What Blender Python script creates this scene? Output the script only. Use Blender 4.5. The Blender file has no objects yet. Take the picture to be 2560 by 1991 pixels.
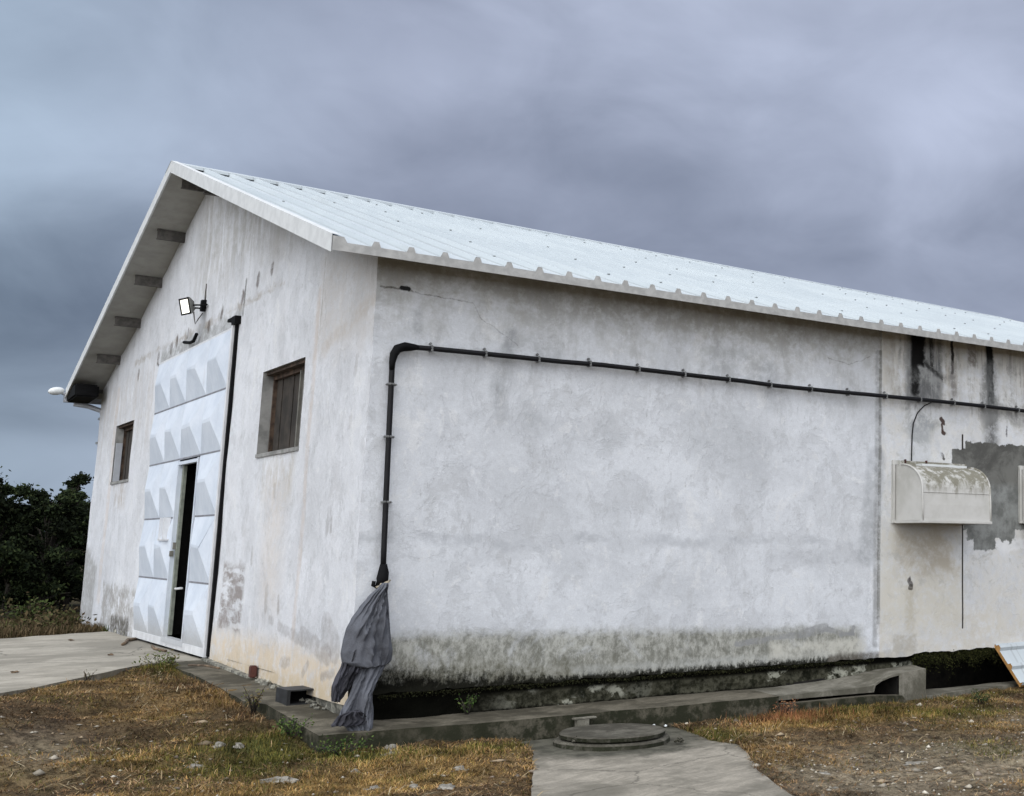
import bpy, bmesh, math, random
import numpy as np
from mathutils import Vector, Matrix, noise as mn
random.seed(7); rng = np.random.default_rng(7)
S = bpy.context.scene
COL = S.collection
R = math.radians

# ------------------------------------------------------------------ camera
CAM = Vector((-3.02129, -9.68709, 1.05142))
FW = Vector((0.655500, 0.740116, 0.150162)); RT = Vector((0.748243, -0.663415, 0.003534)); UP = Vector((-0.102236, -0.110041, 0.988655))
cd = bpy.data.cameras.new('camera'); cam = bpy.data.objects.new('camera', cd); COL.objects.link(cam)
cam.matrix_world = Matrix(((RT.x, UP.x, -FW.x, CAM.x), (RT.y, UP.y, -FW.y, CAM.y), (RT.z, UP.z, -FW.z, CAM.z), (0, 0, 0, 1)))
cd.sensor_width = 36; cd.lens = 3148.233 / 2560 * 36
cd.shift_x = -1053.47 / 2560; cd.shift_y = -110.55 / 2560
cd.clip_start = .1; cd.clip_end = 3000
S.camera = cam

# ------------------------------------------------------------------ node helper
class NT:
    """tiny expression builder over a node tree"""
    def __init__(s, tree):
        s.t = tree; s.n = tree.nodes; s.l = tree.links
    def put(s, sock, v):
        if isinstance(v, V): s.l.new(v.s, sock)
        elif isinstance(v, bpy.types.NodeSocket): s.l.new(v, sock)
        else:
            if isinstance(v, (tuple, list)) and len(v) == 3 and sock.type == 'RGBA': v = (*v, 1)
            sock.default_value = v
    def math(s, op, a, b=0.0, c=None, clamp=False):
        n = s.n.new('ShaderNodeMath'); n.operation = op; n.use_clamp = clamp
        s.put(n.inputs[0], a); s.put(n.inputs[1], b)
        if c is not None: s.put(n.inputs[2], c)
        return V(s, n.outputs[0])
    def ramp(s, x, a, b, lo=0.0, hi=1.0, smooth=True):
        n = s.n.new('ShaderNodeMapRange'); n.interpolation_type = 'SMOOTHSTEP' if smooth else 'LINEAR'
        s.put(n.inputs[0], x); s.put(n.inputs[1], a); s.put(n.inputs[2], b); s.put(n.inputs[3], lo); s.put(n.inputs[4], hi)
        return V(s, n.outputs[0])
    def noise(s, vec, scale, detail=4, rough=.55, dist=0.0):
        n = s.n.new('ShaderNodeTexNoise'); n.inputs['Scale'].default_value = scale; n.inputs['Detail'].default_value = detail
        n.inputs['Roughness'].default_value = rough; n.inputs['Distortion'].default_value = dist
        s.put(n.inputs['Vector'], vec); return V(s, n.outputs[0])
    def voronoi(s, vec, scale, feature='F1', out=0):
        n = s.n.new('ShaderNodeTexVoronoi'); n.feature = feature; n.inputs['Scale'].default_value = scale
        s.put(n.inputs['Vector'], vec); return V(s, n.outputs[out])
    def comb(s, x, y, z):
        n = s.n.new('ShaderNodeCombineXYZ')
        for i, v in enumerate((x, y, z)): s.put(n.inputs[i], v)
        return V(s, n.outputs[0])
    def sep(s, v):
        n = s.n.new('ShaderNodeSeparateXYZ'); s.put(n.inputs[0], v); return [V(s, o) for o in n.outputs]
    def mix(s, f, a, b, mode='MIX'):
        n = s.n.new('ShaderNodeMix'); n.data_type = 'RGBA'; n.blend_type = mode; n.clamp_factor = True
        s.put(n.inputs['Factor'], f); s.put(n.inputs[6], a); s.put(n.inputs[7], b)
        return V(s, n.outputs[2])
class V:
    def __init__(s, t, sock): s.T = t; s.s = sock
    def __add__(s, o): return s.T.math('ADD', s, o)
    def __radd__(s, o): return s.T.math('ADD', s, o)
    def __sub__(s, o): return s.T.math('SUBTRACT', s, o)
    def __rsub__(s, o): return s.T.math('SUBTRACT', o, s)
    def __mul__(s, o): return s.T.math('MULTIPLY', s, o)
    def __rmul__(s, o): return s.T.math('MULTIPLY', s, o)
    def max(s, o): return s.T.math('MAXIMUM', s, o)
    def min(s, o): return s.T.math('MINIMUM', s, o)

# ------------------------------------------------------------------ world: overcast sky, brightened out of view behind the camera
SUN_AZ = R(226); SUN_EL = R(52)      # compass-like angle from +Y towards +X
w = bpy.data.worlds.new("World"); S.world = w; w.use_nodes = True
t = NT(w.node_tree); w.node_tree.nodes.clear()
out = t.n.new('ShaderNodeOutputWorld')
sky = t.n.new('ShaderNodeTexSky'); sky.sky_type = 'NISHITA'; sky.sun_disc = False
sky.sun_elevation = SUN_EL; sky.sun_rotation = SUN_AZ; sky.dust_density = 4; sky.air_density = 1.2
bg1 = t.n.new('ShaderNodeBackground'); t.put(bg1.inputs[0], sky.outputs[0]); bg1.inputs[1].default_value = .07
tc = t.n.new('ShaderNodeTexCoord'); gx, gy, gz = t.sep(tc.outputs['Generated'])
# broad soft cloud masses over the dome
pv = t.comb(gx, gy, gz * 1.5)
n1 = t.noise(pv, 1.7, 4, .5, .35); n2 = t.noise(t.comb(gx, gy, gz * 1.9 + 3.0), 4.6, 5, .5, .5); n3 = t.noise(t.comb(gx, gy, gz + 7.0), .9, 2, .5)
wx = gx + (n1 - .5) * .16; wy = gy + (n2 - .5) * .16; wz = gz + (n1 - .5) * .10 + (n2 - .5) * .07
def blob(d, sx, sz, amt):
    """soft cloud lump round a world direction: sx across, sz in height"""
    ax = math.atan2(d[0], d[1]); ca, sa = math.cos(ax), math.sin(ax)
    lat = t.math('DIVIDE', wx * ca - wy * sa, sx); vert = t.math('DIVIDE', wz - d[2], sz)
    return t.math('POWER', 2.71828, (lat * lat + vert * vert) * -1.0) * amt
n5 = t.noise(t.comb(gx, gy, gz * 1.7 + 5.0), 9.0, 5, .55, .6)
dens = n1 * .55 + n2 * .32 + n3 * .22 + (n5 - .5) * .16 - .03
for d, sx, sz, a in [((.64, .69, .345), .09, .05, .16), ((.66, .65, .43), .12, .08, .06), ((.307, .895, .330), .12, .030, .07), ((.207, .937, .285), .10, .022, .05), ((.12, .99, .045), .12, .025, .09),
                     ((.43, .86, .30), .16, .055, -.09), ((.56, .788, .24), .12, .05, -.05), ((.085, .988, .135), .13, .045, -.15), ((.099, .993, .080), .06, .012, -.07), ((.08, .969, .20), .12, .04, -.08), ((.25, .9, .40), .15, .035, -.05), ((.33, .93, .22), .2, .03, -.03)]:
    dens = dens + blob(d, sx, sz, a)
f1 = t.ramp(dens, .34, .70, 0.0, 1.0, False)
cl = t.mix(f1, (.160, .193, .278), (.52, .59, .765))
lft = t.ramp(gx * .8 - gy * .5, -.50, -.20)
cl = t.mix(lft, t.mix(1.0, cl, (.90, 1.0, .97), 'MULTIPLY'), t.mix(1.0, cl, (1.05, 1.03, 1.02), 'MULTIPLY'))
hz = t.ramp(gz, .0, .14)
cl = t.mix(hz, t.mix(.25, cl, (.36, .44, .52)), cl)
# unseen bright cloud added behind and above the viewer to light the walls
back = t.ramp(gx * -.68 + gy * -.54 + gz * .60, .12, .95)
cl = t.mix(back, cl, (2.78, 2.84, 2.93))
up = t.ramp(gz, .35, 1.0)
cl = t.mix(up * .75, cl, (1.45, 1.52, 1.65))
bg2 = t.n.new('ShaderNodeBackground'); t.put(bg2.inputs[0], cl); bg2.inputs[1].default_value = 1.0
ms = t.n.new('ShaderNodeMixShader'); ms.inputs[0].default_value = .93
t.l.new(bg1.outputs[0], ms.inputs[1]); t.l.new(bg2.outputs[0], ms.inputs[2]); t.l.new(ms.outputs[0], out.inputs[0])
sl = bpy.data.lights.new('sun', 'SUN'); sl.energy = .8; sl.angle = R(45); sl.color = (1, .98, .94)
so = bpy.data.objects.new('sun', sl); COL.objects.link(so)
sd = Vector((math.sin(SUN_AZ) * math.cos(SUN_EL), math.cos(SUN_AZ) * math.cos(SUN_EL), math.sin(SUN_EL)))
so.rotation_euler = sd.to_track_quat('Z', 'Y').to_euler()
S.view_settings.view_transform = 'Standard'; S.view_settings.look = 'None'; S.view_settings.exposure = 0; S.view_settings.gamma = 1
S.render.engine = 'CYCLES'

# ------------------------------------------------------------------ materials
def newmat(name):
    m = bpy.data.materials.new(name); m.use_nodes = True
    T = NT(m.node_tree); b = m.node_tree.nodes['Principled BSDF']
    c = T.n.new('ShaderNodeTexCoord'); T.obj = V(T, c.outputs['Object'])
    return m, T, b
def bump(T, b, hgt, strength=.4, dist=.01):
    n = T.n.new('ShaderNodeBump'); n.inputs['Strength'].default_value = strength; n.inputs['Distance'].default_value = dist
    T.put(n.inputs['Height'], hgt); T.l.new(n.outputs[0], b.inputs['Normal'])
def simple(name, col, rough=.6, metal=0.0, var=.15, scale=12, bmp=.15, spec=.4, dark=None):
    m, T, b = newmat(name)
    f = T.noise(T.obj, scale, 5, .6)
    c2 = dark or tuple(x * (1 - var * 2) for x in col)
    T.put(b.inputs['Base Color'], T.mix(T.ramp(f, .35, .68), c2, col))
    b.inputs['Roughness'].default_value = rough; b.inputs['Metallic'].default_value = metal
    b.inputs['Specular IOR Level'].default_value = spec
    if bmp: bump(T, b, T.noise(T.obj, scale * 6, 4, .6), bmp, .004)
    return m

def seg(T, u, v, a, b, wid, soft, wob=None):
    """mask round a segment a-b in the (u,v) plane"""
    dx, dy = b[0] - a[0], b[1] - a[1]; L2 = dx * dx + dy * dy + 1e-9
    tt = T.math('MULTIPLY', (u - a[0]) * dx + (v - a[1]) * dy, 1 / L2, clamp=True)
    ex = u - (tt * dx + a[0]); ey = v - (tt * dy + a[1])
    d = T.math('SQRT', ex * ex + ey * ey)
    if wob is not None: d = d + wob
    return T.ramp(d, wid, wid + soft, 1.0, 0.0)
def boxm(T, u, v, u0, u1, v0, v1, soft, wob=None):
    du = (u - u1).max(u0 - u); dv = (v - v1).max(v0 - v); d = du.max(dv)
    if wob is not None: d = d + wob
    return T.ramp(d, -soft, soft, 1.0, 0.0)

def wall_material(name, gable):
    m, T, b = newmat(name)
    x, y, z = T.sep(T.obj)
    u = y if gable else x
    P2 = T.comb(u, z, 0.0)
    big = T.noise(P2, .9, 6, .68, .5); mid = T.noise(P2, 2.6, 9, .72, .4); fine = T.noise(P2, 24, 7, .8)
    streak = T.noise(T.comb(u * 4.0, z * .8, 3.0), 1.6, 6, .7, .25); streak2 = T.noise(T.comb(u * 12.0, z * 1.8, 7.0), 1.2, 6, .7, .3)
    w1 = (T.noise(P2, 5.5, 6, .65) - .5); w2 = (T.noise(P2, 18, 4, .6) - .5)
    wob = w1 * .16 + w2 * .06; wobs = w2 * .05 + w1 * .04
    WHITE = (.735, .755, .80) if gable else (.715, .742, .785); GREY = (.615, .63, .665) if gable else (.585, .608, .645); DARKG = (.205, .21, .215)
    c = T.mix(T.ramp(mid * .5 + big * .5, .40, .60), GREY, WHITE)
    c = T.mix(T.ramp(big, .45, .62) * .4, c, WHITE)
    fl1 = T.noise(T.comb(u * 1.0, z * .8, 11.0), 2.4, 10, .74, .5); fl2 = T.noise(T.comb(u, z * .7, 15.0), 5.5, 9, .76, .4); fl3 = T.noise(T.comb(u * 1.3, z * .45, 19.0), 9.0, 8, .78, .3)
    c = T.mix(T.ramp(fl1, .520, .545) * .28, c, (.50, .515, .54)); c = T.mix(T.ramp(fl1, .40, .375) * .45, c, (.78, .79, .80))
    c = T.mix(T.ramp(fl2, .560, .580) * .32, c, (.44, .45, .465)); c = T.mix(T.ramp(fl2, .41, .39) * .40, c, (.80, .81, .82))
    c = T.mix(T.ramp(fl3, .640, .665) * .50, c, (.34, .345, .345))
    c = T.mix(T.ramp(mid, .55, .66) * T.ramp(streak, .42, .56) * .55, c, (.45, .46, .475))
    c = T.mix(T.ramp(T.noise(T.comb(u * 3.0, z * .9, 2.0), 14, 5, .75), .62, .68) * T.ramp(big, .46, .58) * .35, c, (.30, .31, .32))
    c = T.mix(T.ramp(fine, .30, .72, .26, 0.0, False), c, (.25, .25, .25))
    c = T.mix(T.ramp(T.noise(P2, 80, 4, .8), .32, .68, .24, 0.0, False), c, (.22, .22, .22))
    c = T.mix(T.ramp(T.voronoi(P2, 7.0) + w2 * .8, .10, .02) * T.ramp(mid, .5, .62) * .5, c, (.30, .31, .32))
    brk = T.ramp(T.noise(P2, 11, 7, .72, .2) * .6 + mid * .4, .40, .56, .35, 1.0)
    def paint(mask, col, k=1.0):
        nonlocal c
        c = T.mix(mask * k * (brk if k < .93 else 1.0), c, col)
    u0_, z0_ = u, z
    u = u + w1 * .05 + w2 * .028; z = z + (T.noise(T.comb(u, z, 8.0), 7.0, 5, .65) - .5) * .07
    if not gable:
        # weathering towards the eaves, with the shade below them painted in
        top = T.ramp(z + w1 * .5, 2.35, 3.05)
        paint(top * T.ramp(streak * .45 + mid * .55, .34, .60), (.30, .295, .27), .66)
        paint(T.ramp(z + w1 * .3, 2.78, 3.05), (.26, .25, .215), .6)
        paint(T.ramp(z + w1 * .35, 2.0, 2.6) * T.ramp(streak2 * .5 + mid * .5, .46, .62), (.34, .345, .35), .5)
        for (a, bb, wd, k) in [((1.05, 2.72), (1.03, 2.58), .012, .6), ((1.06, 2.6), (1.35, 2.58), .05, .35), ((.30, 2.78), (.30, 2.66), .01, .45), ((3.0, 2.72), (3.45, 2.62), .06, .4),
                               ((3.5, 2.6), (3.6, 2.4), .05, .35), ((1.0, 2.5), (.98, 2.28), .03, .35), ((.95, 2.25), (1.0, 2.05), .02, .45), ((1.2, 2.1), (1.32, 1.98), .03, .35), ((3.0, 2.0), (3.3, 1.9), .12, .25), ((1.9, 2.05), (1.95, 1.9), .04, .25)]:
            paint(seg(T, u, z, a, bb, wd, wd * 2.5 + .03, wobs), (.25, .26, .27), k)
        # settlement cracks
        pts = [(.02, 2.96), (.10, 2.965), (.18, 2.95), (.45, 2.93), (.72, 2.915), (.80, 2.80), (.97, 2.70), (1.1, 2.62)]
        for i in range(len(pts) - 1):
            paint(seg(T, u, z, pts[i], pts[i + 1], .001 if i > 1 else .004, .007, w2 * .010), (.10, .095, .085), .8 if i < 4 else .35)
        paint(seg(T, u, z, (.17, 2.965), (.22, 2.96), .012, .01), (.02, .02, .02))
        pts = [(4.2, 2.83), (4.45, 2.80), (4.62, 2.85), (4.72, 2.90)]
        for i in range(3): paint(seg(T, u, z, pts[i], pts[i + 1], .001, .007, w2 * .01), (.14, .13, .12), .5)
        # faint old tide lines
        tl = (z - 1.08) + (T.noise(T.comb(u, 0.0, 0.0), 1.3, 4, .6) - .5) * .42 + w2 * .05
        paint(T.ramp(T.math('ABSOLUTE', tl), .012, .07, 1.0, 0.0) * T.ramp(u, 4.9, 4.6) * T.ramp(mid, .42, .55), (.37, .385, .41), .6)
        tl2 = (z - .93) + (T.noise(T.comb(u, 5.0, 0.0), 1.0, 3, .6) - .5) * .5 + w2 * .05
        paint(T.ramp(T.math('ABSOLUTE', tl2), .02, .12, 1.0, 0.0) * T.ramp(u, 3.3, 4.0) * T.ramp(u, 4.9, 4.7), (.36, .37, .39), .55)
        # rising damp
        sp = T.noise(P2, 34, 6, .8) - .5; sp2 = T.noise(T.comb(u * 1.6, z * .8, 2.0), 15, 7, .78) - .5
        dm = T.ramp(z + wob * .7 + sp * .10 + T.ramp(u, .3, 4.6, 0.0, .10), .32, .44, 1.0, 0.0) * T.ramp(u, 4.72, 4.55)
        dcol = T.mix(T.ramp(sp2 + w1 * .6, -.16, .16), (.14, .14, .115), (.37, .37, .335))
        paint(dm * T.ramp(T.noise(P2, 1.7, 7, .74, .5), .34, .50, .40, 1.0).max(T.ramp(z + w1 * .2, .22, .08)), dcol, .94)
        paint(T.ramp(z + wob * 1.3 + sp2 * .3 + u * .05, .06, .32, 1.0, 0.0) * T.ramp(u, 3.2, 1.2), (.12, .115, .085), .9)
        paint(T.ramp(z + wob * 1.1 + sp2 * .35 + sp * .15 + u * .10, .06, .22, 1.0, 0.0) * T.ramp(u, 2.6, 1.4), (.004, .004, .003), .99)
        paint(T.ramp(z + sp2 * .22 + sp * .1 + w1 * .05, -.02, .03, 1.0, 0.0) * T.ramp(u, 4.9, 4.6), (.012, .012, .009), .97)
        paint(boxm(T, u, z, 1.7, 4.3, .02, .07, .03, wob) , (.42, .43, .42), .5)
        for a, bb, wd in [((3.25, .18), (3.95, .235), .016), ((3.95, .24), (4.22, .285), .03), ((4.22, .28), (4.40, .215), .018), ((4.4, .215), (4.55, .21), .01), ((4.54, .22), (4.55, .27), .012)]:
            paint(seg(T, u, z, a, bb, wd, .02, wobs * .4), (.24, .245, .25), .9)
        paint(boxm(T, u, z, 3.6, 4.7, .03, .17, .03, wob * .9), (.50, .49, .44), .7)
        paint(boxm(T, u, z, 4.25, 5.3, -.1, .03, .02, wobs), (.12, .11, .095), .85)
        # pier face, yellower and blotchy
        right = T.ramp(u0_, 4.85, 4.86)
        paint(right * T.ramp(mid, .30, .6), (.57, .555, .52), .7)
        paint(right * T.ramp(z + wob, .95, .2) * T.ramp(big, .35, .6), (.50, .46, .38), .5)
        paint(boxm(T, u, z, 4.87, 5.92, .2, 1.25, .1, wob), (.53, .51, .45), .75)
        paint(boxm(T, u, z, 5.05, 5.92, .75, 1.2, .08, wob) * T.ramp(mid, .40, .6), (.38, .34, .28), .75)
        paint(boxm(T, u, z, 4.87, 5.95, 2.45, 3.2, .1, wob) * T.ramp(streak, .38, .55), (.34, .32, .28), .75)
        paint(seg(T, u, z, (4.70, .95), (4.80, 1.9), .07, .07, wobs), (.33, .345, .365), .7)
        paint(seg(T, u, z, (4.815, .1), (4.82, 2.95), .012, .035, wobs), (.26, .265, .27), .75)
        paint(seg(T, u0_, z0_, (4.845, .3), (4.845, 2.97), .006, .010), (.13, .13, .12), .7)
        paint(seg(T, u, z, (5.24, .25), (5.24, .62), .03, .06, wobs), (.40, .37, .30), .6)
        paint(boxm(T, u, z, 5.02, 5.32, .02, .18, .02, wobs), (.34, .32, .28), .7)
        # black run-off streaks from the eaves
        st3 = T.noise(T.comb(u * 16.0, z * 1.1, 1.0), 1.3, 5, .65)
        paint(boxm(T, u, z, 5.17, 5.66, 2.48, 3.3, .05, wobs) * T.ramp(st3, .34, .50, .45, 1.0), (.10, .102, .105), .95)
        paint(boxm(T, u, z, 5.0, 6.9, 2.35, 3.2, .12, wob) * T.ramp(st3 * .5 + mid * .5, .47, .60), (.20, .20, .195), .8)
        paint(right * T.ramp(T.noise(P2, 5, 7, .75, .4), .54, .62) * T.ramp(z, .1, .9), (.40, .40, .385), .7)
        paint(boxm(T, u, z, 5.16, 5.6, 2.2, 3.3, .12, wob) * T.ramp(mid, .4, .6), (.28, .29, .29), .75)
        paint(boxm(T, u, z, 5.24, 5.42, 2.86, 3.3, .025, wobs), (.008, .008, .008), 1.0)
        paint(seg(T, u, z, (5.29, 3.2), (5.29, 2.6), .03, .05, wobs), (.01, .01, .01), .97)
        paint(seg(T, u, z, (5.44, 2.90), (5.66, 2.76), .012, .03, wobs), (.02, .02, .02), .9)
        paint(seg(T, u, z, (5.50, 3.2), (5.52, 2.9), .015, .02, wobs), (.02, .02, .02), .9)
        paint(seg(T, u, z, (5.80, 3.3), (5.81, 2.83), .012, .012), (.012, .01, .01), .95)
        paint(seg(T, u, z, (5.81, 2.9), (5.83, 2.62), .015, .06, wobs), (.18, .17, .165), .8)
        paint(seg(T, u, z, (6.08, 3.2), (6.09, 3.0), .04, .04, wobs), (.12, .105, .09), .8)
        paint(seg(T, u, z, (6.34, 3.3), (6.36, 2.55), .035, .035, wobs * .6), (.006, .006, .006), .98)
        paint(seg(T, u, z, (6.35, 2.9), (6.37, 2.15), .05, .12, wobs), (.13, .135, .135), .85)
        paint(seg(T, u, z, (6.36, 2.4), (6.38, 1.95), .012, .04, wobs), (.10, .10, .10), .7)
        paint(boxm(T, u, z, 5.0, 6.9, 2.3, 2.75, .15, wob) * T.ramp(mid, .48, .62), (.26, .265, .265), .6)
        paint(boxm(T, u, z, 5.2, 5.5, 1.9, 2.4, .06, wob) * T.ramp(mid, .42, .55), (.28, .30, .32), .7)
        # bare render patch round the hoods
        pw = w1 * .10 + w2 * .05
        pm = boxm(T, u, z, 5.99, 6.95, 1.45, 2.125, .006, pw).max(boxm(T, u, z, 5.80, 6.3, 1.6, 2.04, .006, pw)).max(boxm(T, u, z, 5.97, 6.95, 1.22, 1.6, .006, pw)).max(boxm(T, u, z, 6.02, 6.72, 1.10, 1.6, .008, w1 * .22 + w2 * .07)).max(boxm(T, u, z, 6.1, 6.45, 1.0, 1.3, .01, w1 * .15))
        cemt = T.mix(T.ramp(T.noise(P2, 6, 5, .65), .35, .65), (.135, .14, .135), (.24, .25, .245))
        cemt = T.mix(T.ramp(z, 1.62, 1.75), cemt, T.mix(T.ramp(mid, .4, .6), (.085, .085, .08), (.15, .15, .14)))
        halo = boxm(T, u, z, 6.0, 6.9, 1.0, 1.13, .03, w1 * .3)
        paint(halo, (.68, .69, .71), .8)
        paint(pm, cemt)
        for a, bb, wd in [((5.953, .215), (5.953, 1.3), .006), ((5.947, 2.05), (5.947, 2.19), .008)]: paint(seg(T, u0_, z0_, a, bb, wd, .008), (.035, .03, .028))
        paint(seg(T, u, z, (5.25, .66), (5.23, .70), .022, .012, w2 * .04), (.16, .155, .15)); paint(seg(T, u, z, (5.24, .63), (5.25, .63), .025, .008), (.05, .045, .04), .9); paint(seg(T, u, z, (5.235, .70), (5.235, .74), .004, .01), (.07, .06, .06), .9)
        for a, bb, wd in [((5.65, 2.34), (5.68, 2.30), .020), ((5.655, 2.28), (5.665, 2.22), .009), ((5.67, 2.20), (5.69, 2.195), .014)]: paint(seg(T, u, z, a, bb, wd, .012, w2 * .02), (.05, .03, .025), .95)
        paint(seg(T, u, z, (5.66, 1.98), (5.69, 1.93), .010, .012, w2 * .03), (.05, .045, .04), .9)
        paint(seg(T, u, z, (6.60, 2.32), (6.60, 2.22), .006, .010), (.06, .055, .06), .9)
    else:
        paint(T.ramp(T.noise(P2, 2.2, 7, .7), .48, .66), (.60, .59, .60), .25)
        # streaked patch under the right hand verge
        paint(boxm(T, u, z, 1.9, 6.4, 3.75, 5.2, .35, w1 * .9) * T.ramp(streak, .36, .56), (.36, .35, .33), .7)
        paint(boxm(T, u, z, -.2, 1.5, 2.55, 3.4, .15, w1 * .6), (.48, .45, .42), .5)
        paint(seg(T, u, z, (0, 2.86), (1.2, 2.62), .02, .08, wob), (.44, .40, .36), .55)
        paint(seg(T, u, z, (2.9, 4.0), (3.0, 3.85), .12, .25, wob), (.36, .35, .34), .5)
        # ring beam line over the door
        paint(boxm(T, u, z, 4.1, 7.9, 3.17, 3.36, .05, w1 * .5 + w2 * .1), (.27, .275, .27), .85)
        paint(boxm(T, u, z, 2.6, 9.6, 3.36, 3.42, .02, w1 * .25) * T.ramp(mid, .4, .55), (.34, .31, .28), .75)
        for yy, zz, rr in [(3.55, 3.58, .035), (3.05, 3.62, .022), (2.15, 3.86, .05), (4.95, 3.45, .03), (7.1, 3.40, .03), (7.35, 3.36, .035), (8.05, 3.30, .04), (9.3, 3.22, .035), (6.5, 3.42, .02), (4.1, 3.5, .03), (5.5, 3.38, .03)]:
            paint(seg(T, u, z, (yy, zz), (yy + .02, zz - .05), rr, .04, wobs), (.12, .10, .09), .85)
        paint(seg(T, u, z, (4.02, 3.62), (4.05, 3.3), .012, .03), (.12, .12, .11), .8)
        paint(seg(T, u, z, (5.86, 4.9), (5.8, 3.75), .01, .05, wobs), (.38, .37, .36), .6)
        # pier edges
        for yy in (1.46, 10.55):
            paint(seg(T, u, z, (yy, .3), (yy, 3.1), .045, .05, wobs), (.50, .43, .38), .5)
        paint(seg(T, u, z, (1.34, 2.75), (1.34, 3.4), .004, .012), (.30, .28, .25), .6)
        # foot of the wall
        paint(T.ramp(z + wob * .6, .10, .36, 1.0, 0.0) * T.ramp(u, 4.4, 4.0), (.60, .46, .27), .62)
        paint(T.ramp(z + wob * .5, -.06, .08, 1.0, 0.0) * T.ramp(u, 4.4, 4.0), (.40, .32, .20), .5)
        paint(boxm(T, u, z, 3.15, 3.95, .25, .85, .05, wob * 1.2) * T.ramp(T.noise(T.comb(u, z * 5.0, 0.0), 2.2, 4, .6), .38, .55), (.25, .225, .215), .92)
        for a, bb, wd, k in [((2.35, .50), (2.35, .66), .035, .6), ((1.95, .48), (1.97, .60), .016, .65), ((2.1, .40), (2.2, .40), .02, .5), ((.5, .22), (1.2, .33), .06, .55), ((.35, .28), (.6, .42), .10, .5), ((1.3, .30), (1.9, .36), .03, .45), ((1.55, .10), (1.75, .08), .025, .5),
                              ((.35, .10), (.62, .06), .018, .6), ((1.0, .12), (1.1, .05), .02, .5), ((2.1, 2.0), (2.1, 1.9), .018, .0), ((2.38, 1.53), (2.36, 1.46), .018, .7), ((.75, 1.3), (.78, 1.15), .03, .35), ((.68, 1.22), (.68, 1.14), .01, .5),
                              ((.35, 2.45), (.36, 2.35), .02, .4), ((.4, 2.0), (.4, 1.95), .02, .3), ((2.95, .98), (2.95, .88), .02, .5), ((1.9, 1.8), (2.2, 1.75), .1, .15)]:
            paint(seg(T, u, z, a, bb, wd, .03, wobs), (.26, .245, .24), k)
        paint(boxm(T, u, z, 7.9, 10.3, -.2, .50, .05, wob * 1.9 + w2 * .1) * T.ramp(T.noise(P2, 4, 7, .75), .40, .52), (.30, .29, .275), .92)
        paint(boxm(T, u, z, 10.7, 12.0, -.2, .85, .06, w1 * .6 + (u - 11.3) * -.3), (.31, .31, .305), .92)
        paint(boxm(T, u, z, 8.3, 9.5, -.2, .13, .04, wob * 1.5), (.09, .085, .075), .9)
        # drips below the windows
        paint(boxm(T, u, z, 1.85, 2.9, 1.45, 1.86, .15, wob) * T.ramp(streak, .40, .58), (.38, .35, .30), .7)
        paint(boxm(T, u, z, 2.0, 2.6, .5, 1.6, .25, wob), (.56, .51, .46), .5)
        paint(boxm(T, u, z, 9.35, 10.3, 1.5, 1.86, .12, wob) * T.ramp(streak, .42, .58), (.36, .31, .26), .7)
        paint(T.ramp(z + w1 * .4, 3.4, 3.1) * boxm(T, u, z, 7.9, 12, 2.2, 5.5, .3, wob) * T.ramp(streak, .42, .6), (.42, .38, .34), .4)
    T.put(b.inputs['Base Color'], c); b.inputs['Roughness'].default_value = .95; b.inputs['Specular IOR Level'].default_value = .03
    bump(T, b, fine * .35 + mid * 1.0 + T.noise(P2, 70, 3, .6) * .15 + T.ramp(fl1, .520, .545) * -.25, .5, .010)
    return m
M = {}
M['wall_long'] = wall_material('painted_render_long', False)
M['wall_gable'] = wall_material('painted_render_gable', True)
M['reveal'] = simple('reveal_render', (.30, .30, .29), .9, var=.25, scale=5)
M['inside'] = simple('dark_interior', (.012, .012, .012), .95, spec=.05)  # shade of the closed interior put into a near black colour
def roof_mat():
    m, T, b = newmat('white_roof_paint'); x, y, z = T.sep(T.obj)
    n1 = T.noise(T.obj, .8, 5, .6); n2 = T.noise(T.comb(x * 10.0, y * .6, 0.0), 1.4, 5, .7)
    c = T.mix(T.ramp(n1 * .6 + n2 * .4, .38, .62), (.395, .435, .46), (.445, .485, .505))
    c = T.mix(T.ramp(n2, .55, .68) * .35, c, (.34, .365, .375))
    # rib shading painted as dark lines along the foot of every rib
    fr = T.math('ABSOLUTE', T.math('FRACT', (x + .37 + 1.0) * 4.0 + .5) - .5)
    rib_shade = T.ramp(T.math('ABSOLUTE', fr - .150), .012, .035, 1.0, 0.0)
    c = T.mix(rib_shade * T.ramp(n1, .3, .6, .22, .6), c, (.27, .29, .30))
    lap = T.math('ABSOLUTE', T.math('FRACT', (x + .42) * 1.0 + .5) - .5); c = T.mix(T.ramp(lap, .004, .010, .45, 0.0), c, (.26, .28, .29))
    T.put(b.inputs['Base Color'], c); b.inputs['Roughness'].default_value = .5; b.inputs['Specular IOR Level'].default_value = .35
    return m
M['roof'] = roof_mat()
M['trim'] = simple('roof_trim', (.62, .63, .63), .5, var=.07, scale=9, bmp=0)
M['eavetrim'] = simple('eave_trim', (.40, .40, .39), .55, var=.12, scale=14, bmp=0)
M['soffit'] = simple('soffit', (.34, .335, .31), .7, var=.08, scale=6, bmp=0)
M['bolt'] = simple('bolt', (.27, .29, .30), .5, var=.1)
M['purlin'] = simple('purlin', (.10, .093, .085), .75, var=.25, scale=15)
M['ribdark'] = simple('filler', (.30, .33, .35), .7)
M['door'] = simple('door_paint', (.55, .60, .68), .45, var=.04, scale=5, bmp=.05, spec=.35)
M['lamp_grey'] = simple('lamp_grey', (.22, .22, .21), .5)
M['seam'] = simple('panel_seam', (.22, .225, .25), .7)
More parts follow.
